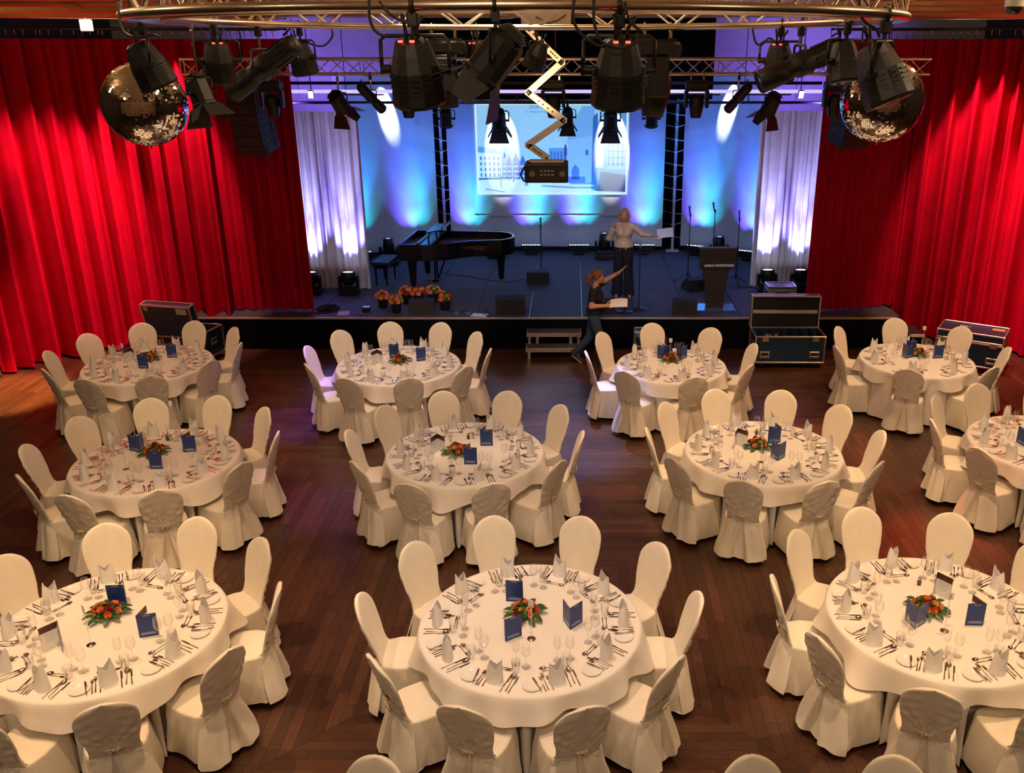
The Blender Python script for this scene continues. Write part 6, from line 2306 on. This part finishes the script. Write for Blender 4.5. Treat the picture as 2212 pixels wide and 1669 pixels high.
def add_hand(S, wrist, d, n, side, curl=0.3, spread=0.0):
    """palm, four unequal fingers and a thumb; side points from little finger to index"""
    w, d, n, s = Vector(wrist), Vector(d).normalized(), Vector(n).normalized(), Vector(side).normalized()
    for o in (-0.024, -0.008, 0.008, 0.024):
        S.cap(w + s * o * 0.55, w + d * 0.082 + s * o, 0.015, 0.0125, 0.01)
    for i, (o, L) in enumerate(((0.027, 0.072), (0.0095, 0.082), (-0.008, 0.076), (-0.025, 0.058))):
        p = w + d * 0.084 + s * o
        a = 0.0
        dd = (d + s * spread * o * 8).normalized()
        for f, r0, r1 in ((0.45, 0.0092, 0.0086), (0.32, 0.0086, 0.008), (0.23, 0.008, 0.0068)):
            a += curl * (1.0 if i else 0.85)
            v = dd * math.cos(a) + n * math.sin(a)
            q = p + v * L * f
            S.cap(p, q, r0, r1, 0.004)
            p = q
    p = w + d * 0.022 + s * 0.022
    for (v, L, r0, r1) in ((d * 0.62 + s * 0.75 + n * 0.25, 0.042, 0.013, 0.0105), (d * 0.85 + s * 0.45 + n * 0.35, 0.030, 0.0105, 0.009), (d * 0.95 + s * 0.2 + n * 0.4, 0.024, 0.009, 0.0075)):
        q = p + Vector(v).normalized() * L
        S.cap(p, q, r0, r1, 0.006)
        p = q


def add_head(S, c, R_):
    """head facing -y, turned by the matrix"""
    f = (lambda x, y, z: Vector(c) + R_ @ Vector((x, y, z)))
    rm = np.array(R_)
    S.ell(f(0, 0.012, 0.02), (0.073, 0.092, 0.098), 0.02, rm)
    S.ell(f(0, -0.018, -0.045), (0.056, 0.066, 0.068), 0.03, rm)
    S.ell(f(0, -0.058, -0.088), (0.022, 0.022, 0.02), 0.025, rm)
    S.cap(f(0, -0.082, 0.012), f(0, -0.101, -0.028), 0.009, 0.0125, 0.012)
    for s in (-1, 1):
        S.ell(f(s * 0.074, 0.012, -0.008), (0.010, 0.02, 0.032), 0.006, rm)
        S.ell(f(s * 0.03, -0.074, 0.026), (0.022, 0.012, 0.008), 0.012, rm)
        S.ell(f(s * 0.036, -0.06, -0.03), (0.024, 0.022, 0.022), 0.02, rm)
    return f


SKIN = M('skin', (0.52, 0.27, 0.17), 0.55, var=0.06)
LIPS = M('lips', (0.40, 0.10, 0.08), 0.45)
EYE = M('eye', (0.06, 0.045, 0.04), 0.2)
EYEW = M('eye white', (0.7, 0.68, 0.65), 0.3)
BLOND = M('blond hair', (0.42, 0.24, 0.10), 0.55, var=0.3, vscale=60, stretch=(1, 1, 0.15))
AUBURN = M('reddish brown hair', (0.16, 0.055, 0.025), 0.5, var=0.3, vscale=60, stretch=(1, 1, 0.15))
BLOUSE = M('cream satin blouse', (0.60, 0.44, 0.29), 0.45, var=0.06, bump=0.15, bscale=18)
TROU = M('black trousers', (0.004, 0.004, 0.005), 0.8, var=0.1)
TSHIRT = M('black t-shirt', (0.006, 0.006, 0.008), 0.8, var=0.1)
JEANS = M('dark blue jeans', (0.022, 0.045, 0.10), 0.8, var=0.25, vscale=25)
SNEAK = M('dark sneaker', (0.03, 0.028, 0.028), 0.6)
SOLE = M('white sole', (0.6, 0.56, 0.5), 0.6)
SHOE = M('beige pump', (0.5, 0.3, 0.2), 0.45)


def face_parts(body, f, R_):
    q = R_.to_euler()
    for s in (-1, 1):
        ew = obj('eye', (MB().ball((0, 0, 0), (0.013, 0.008, 0.0075), 10, 6), EYEW), body, f(s * 0.031, -0.079, 0.006), q)
        obj('iris', (MB().ball((0, -0.0055, 0), (0.006, 0.004, 0.006), 8, 6), EYE), ew)
        obj('eyebrow', (MB().tube([(-0.016, 0.004, 0), (0, 0, 0.004), (0.016, 0.004, 0)], 0.0035, 5), M('brow', (0.12, 0.07, 0.04), 0.7)), body, f(s * 0.032, -0.087, 0.030), q)
    obj('mouth', (MB().ball((0, 0, 0), (0.022, 0.007, 0.008), 12, 6), LIPS), body, f(0, -0.083, -0.058), q)


def torso(S, hip, waist, chest, neck, inf=0.0, sh=0.165):
    S.ell((0, hip[1], hip[2]), (0.165 + inf, 0.108 + inf, 0.12 + inf), 0.05)
    S.ell((0, waist[1], waist[2]), (0.122 + inf, 0.09 + inf, 0.15 + inf), 0.06)
    S.ell((0, chest[1], chest[2]), (0.152 + inf, 0.098 + inf, 0.15 + inf), 0.06)
    for s in (-1, 1):
        S.ell((s * 0.068, chest[1] - 0.07, chest[2] - 0.015), (0.062 + inf, 0.05 + inf, 0.06 + inf), 0.03)
    S.cap((-sh, neck[1], neck[2] - 0.03), (sh, neck[1], neck[2] - 0.03), 0.05 + inf, 0.05 + inf, 0.05)


def build_presenter():
    e = empty('person', 'person in cream blouse and black wide trousers on stage, one arm held out', 'person', (0.96, 17.25, SZ), -0.06)
    S = SDF(0.03)
    hip, waist, chest, neck = (0, 0, 0.94), (0, 0, 1.10), (0, 0.0, 1.27), (0, 0.01, 1.42)
    torso(S, hip, waist, chest, neck)
    S.cap((0, 0.012, 1.40), (0, -0.005, 1.52), 0.052, 0.046, 0.03)
    R_ = Euler((0.14, 0.10, -0.12)).to_matrix()
    f = add_head(S, (0.0, -0.02, 1.60), R_)
    for s in (-1, 1):
        S.chain([(s * 0.09, 0, 0.90), (s * 0.10, -0.015, 0.49), (s * 0.115, 0.01, 0.10)], [0.088, 0.055, 0.036], 0.03)
        S.cap((s * 0.115, 0.02, 0.06), (s * 0.13, -0.13, 0.035), 0.034, 0.026, 0.02)
    # her right arm bent, hand raised beside the cheek
    el, wr = Vector((-0.285, -0.03, 1.15)), Vector((-0.185, -0.13, 1.375))
    S.chain([(-0.175, 0.005, 1.385), el, wr], [0.05, 0.039, 0.027], 0.02)
    add_hand(S, wr, (0.10, -0.12, 1), (1, 0.2, 0), (0.1, -1, 0), 0.25)
    # her left arm out to the side
    el2, wr2 = Vector((0.345, -0.03, 1.235)), Vector((0.55, -0.12, 1.225))
    S.chain([(0.175, 0.005, 1.385), el2, wr2], [0.05, 0.038, 0.027], 0.02)
    add_hand(S, wr2, (1, -0.25, 0.08), (0.1, -0.3, -1), (0.2, -1, 0.2), 0.42)
    b = obj('body', S.mesh('body', SKIN, 0.0065), e)
    face_parts(b, f, R_)
    H = SDF(0.02)
    rm = np.array(R_)
    H.ell(f(0, 0.022, 0.034), (0.085, 0.096, 0.095), 0.02, rm)
    for s in (-1, 1):
        H.chain([f(s * 0.03, -0.055, 0.098), f(s * 0.078, -0.035, 0.045), f(s * 0.088, -0.012, -0.02), f(s * 0.085, -0.008, -0.085), f(s * 0.07, -0.02, -0.12)], [0.022, 0.028, 0.03, 0.028, 0.014], 0.02)
    H.chain([f(0, 0.09, 0.03), f(0, 0.095, -0.05), f(0, 0.08, -0.12)], [0.05, 0.055, 0.035], 0.03)
    obj('hair', H.mesh('hair', BLOND, 0.007, 0.0012, cut=None), e)
    B = SDF(0.03)
    torso(B, (0, 0, 0.99), waist, chest, (0, 0.01, 1.415), 0.018)
    B.chain([(-0.17, 0.005, 1.385), el, el.lerp(wr, 0.8)], [0.06, 0.058, 0.046], 0.02)
    B.chain([(0.17, 0.005, 1.385), el2, el2.lerp(wr2, 0.75)], [0.06, 0.056, 0.044], 0.02)

    def cut(X, Y, Z):
        lower = 0.985 - Z
        vee = np.minimum(np.minimum(0.075 - np.abs(X) - np.maximum(0, (1.44 - Z) * 0.42) + 0.0, -Y - 0.03), Z - 1.27)
        return np.maximum(np.maximum(lower, vee), Z - 1.455)
    bl = obj('blouse', B.mesh('blouse', BLOUSE, 0.0075, 0.0018, cut), e)
    for k in range(5):
        obj('button', (MB().ball((0, 0, 0), (0.006, 0.003, 0.006), 8, 4), M('pearl', (0.8, 0.75, 0.65), 0.3)), bl, (0.004, -0.128 + (0.012 if k > 2 else 0), 1.24 - k * 0.05))
    for s in (-1, 1):
        obj('collar', (MB().add([(s * 0.07, 0.03, 1.475), (s * 0.075, -0.055, 1.46), (s * 0.05, -0.105, 1.385), (s * 0.10, -0.07, 1.41), (s * 0.10, 0.02, 1.44)], [(0, 1, 4), (1, 3, 4), (1, 2, 3)]), BLOUSE), bl)
    T = SDF(0.03)
    T.ell((0, 0, 0.95), (0.178, 0.122, 0.12), 0.05)
    for s in (-1, 1):
        T.chain([(s * 0.088, 0, 0.88), (s * 0.10, -0.01, 0.5), (s * 0.118, -0.01, 0.06)], [0.105, 0.088, 0.112], 0.012)
    tr = obj('trousers', T.mesh('trousers', TROU, 0.0085, 0.0015, lambda X, Y, Z: np.maximum(0.035 - Z, Z - 1.03)), e)
    for s in (-1, 1):
        for k in range(2):
            obj('brass_button', (MB().ball((0, 0, 0), (0.010, 0.004, 0.010), 8, 4), BRASS), tr, (s * 0.07, -0.123 + 0.004 * k, 0.985 - k * 0.045))
        P = SDF(0.02)
        P.cap((s * 0.115, 0.03, 0.055), (s * 0.132, -0.155, 0.026), 0.036, 0.026).cap((s * 0.115, 0.045, 0.05), (s * 0.115, 0.05, 0.014), 0.014, 0.011)
        obj('shoe', P.mesh('shoe', SHOE, 0.006, 0, lambda X, Y, Z: 0.002 - Z), e)
    # sheets in the outstretched hand
    w = e.matrix_basis @ (wr2 + Vector((0.10, -0.03, 0.012)))
    pp = empty('held_sheets', 'white sheets held out by the person on stage', 'paper', Vector((0.96, 17.25, SZ)) + Matrix.Rotation(-0.06, 3, 'Z') @ (wr2 + Vector((0.085, -0.035, 0.012))), 0.0)
    for k in range(2):
        rows = [[(0.30 * i / 6, -0.08 + 0.21 * j / 3 + 0.01 * k, 0.004 * k + 0.05 * math.sin(i / 6 * 1.4) + 0.012 * j - 0.012) for j in range(4)] for i in range(7)]
        obj('sheet', (MB().grid(rows), PAPER), pp, (0, 0, 0), (0.5, 0, 0.05 * k))


build_presenter()


def build_walker():
    e = empty('person', 'person in black t-shirt and jeans walking past the stage steps, arm raised', 'person', (0.345, 14.84, 0), PI / 2 - 0.1)
    S = SDF(0.03)
    hip, waist, chest, neck = (0, 0.0, 0.93), (0, 0.0, 1.09), (0, -0.015, 1.26), (0, -0.015, 1.41)
    torso(S, hip, waist, chest, neck, 0.005)
    S.cap((0, -0.01, 1.39), (0, -0.04, 1.51), 0.052, 0.046, 0.03)
    R_ = Euler((0.05, 0.0, 0.25)).to_matrix()
    f = add_head(S, (0.0, -0.055, 1.59), R_)
    legs = {-1: [(-0.09, 0, 0.88), (-0.095, -0.12, 0.49), (-0.10, -0.17, 0.10)], 1: [(0.09, 0.01, 0.88), (0.095, 0.09, 0.48), (0.10, 0.33, 0.20)]}
    for s in (-1, 1):
        S.chain(legs[s], [0.09, 0.056, 0.037], 0.03)
    # left arm raised forward
    el, wr = Vector((0.20, -0.20, 1.49)), Vector((0.16, -0.40, 1.62))
    S.chain([(0.165, -0.01, 1.38), el, wr], [0.052, 0.042, 0.028], 0.02)
    add_hand(S, wr, (-0.05, -0.75, 0.75), (-1, 0, 0.1), (0, -0.7, 0.7), 0.12, 0.4)
    # right arm carries sheets
    el2, wr2 = Vector((-0.225, 0.03, 1.12)), Vector((-0.19, -0.20, 1.13))
    S.chain([(-0.165, -0.005, 1.38), el2, wr2], [0.054, 0.044, 0.029], 0.02)
    add_hand(S, wr2, (0.05, -1, 0.05), (1, 0, 0.3), (0.2, 0, 1), 0.5)
    b = obj('body', S.mesh('body', SKIN, 0.0065), e)
    face_parts(b, f, R_)
    H = SDF(0.02)
    rm = np.array(R_)
    H.ell(f(0, 0.025, 0.034), (0.084, 0.094, 0.092), 0.02, rm)
    for s in (-1, 1):
        H.chain([f(s * 0.04, -0.05, 0.09), f(s * 0.08, -0.02, 0.03), f(s * 0.075, 0.04, -0.03)], [0.02, 0.024, 0.024], 0.02)
    H.chain([f(0, 0.10, 0.02), f(0, 0.15, -0.02), f(0, 0.16, -0.12), f(0, 0.13, -0.2)], [0.04, 0.04, 0.032, 0.012], 0.02)
    obj('hair', H.mesh('hair', AUBURN, 0.007, 0.0012), e)
    B = SDF(0.03)
    torso(B, (0, 0, 0.98), waist, chest, (0, -0.012, 1.405), 0.02)
    B.chain([(0.165, -0.01, 1.375), Vector((0.165, -0.01, 1.375)).lerp(el, 0.62)], [0.064, 0.064], 0.02)
    B.chain([(-0.165, -0.005, 1.375), Vector((-0.165, -0.005, 1.375)).lerp(el2, 0.55)], [0.066, 0.066], 0.02)
    obj('t_shirt', B.mesh('t_shirt', TSHIRT, 0.008, 0.0016, lambda X, Y, Z: np.maximum(0.90 - Z, np.maximum(Z - 1.43, np.where(np.hypot(X, Y + 0.02) < 0.07, Z - 1.405, -1)))), e)
    T = SDF(0.03)
    T.ell((0, 0, 0.93), (0.176, 0.122, 0.12), 0.05)
    for s in (-1, 1):
        L = [Vector(p) for p in legs[s]]
        T.chain([L[0], L[1], L[1].lerp(L[2], 0.97)], [0.102, 0.072, 0.058], 0.015)
    obj('jeans', T.mesh('jeans', JEANS, 0.0085, 0.0016, lambda X, Y, Z: Z - 1.01), e)
    for s, (hl, toe) in {-1: ((-0.10, -0.14, 0.048), (-0.105, -0.33, 0.036)), 1: ((0.10, 0.36, 0.16), (0.10, 0.22, 0.045))}.items():
        P = SDF(0.02)
        P.cap(hl, toe, 0.043, 0.036)
        P.cap(hl, Vector(hl) + Vector((0, 0.01, 0.05)), 0.04, 0.04)
        sh = obj('sneaker', P.mesh('sneaker', SNEAK, 0.006, 0, lambda X, Y, Z: 0.012 - Z), e)
        h, t = Vector(hl), Vector(toe)
        d = (t - h).normalized()
        so = SDF(0.005)
        up = Vector((0, -d.z, d.y)) if d.y < 0 else Vector((0, d.z, -d.y))
        up = Vector((0, d.z, -d.y))
        if up.z < 0:
            up = -up
        for o in (-0.018, 0.018):
            so.cap(h - d * 0.012 - up * 0.032 + Vector((o, 0, 0)), t + d * 0.015 - up * 0.024 + Vector((o, 0, 0)), 0.017, 0.015)
        obj('sole', so.mesh('sole', SOLE, 0.006, 0, lambda X, Y, Z: 0.002 - Z), sh)
    obj('wrist_band', (MB().tube([(Vector(wr) + Vector((0.03 * math.cos(a), 0.022 * math.sin(a), 0.022 * math.sin(a) + 0.0)) - Vector((0, -0.02, 0.02))) for a in [2 * PI * i / 14 for i in range(14)]], 0.006, 5, closed=True), BLACK), e)
    q = Matrix.Rotation(PI / 2 - 0.1, 3, 'Z') @ (wr2 + Vector((-0.0, -0.10, 0.02)))
    pp = empty('held_sheets', 'white sheets carried by the walking person in black t-shirt', 'paper', Vector((0.345, 14.84, 0)) + q, -0.1)
    for k in range(2):
        rows = [[(0.29 * i / 6 - 0.02, -0.10 + 0.21 * j / 3 + 0.008 * k, 0.004 * k + 0.03 * math.sin(i / 6 * 2.2) + 0.01 * j) for j in range(4)] for i in range(7)]
        obj('sheet', (MB().grid(rows), PAPER), pp, (0, 0, 0), (0.25, 0.0, 0.06 * k))


build_walker()
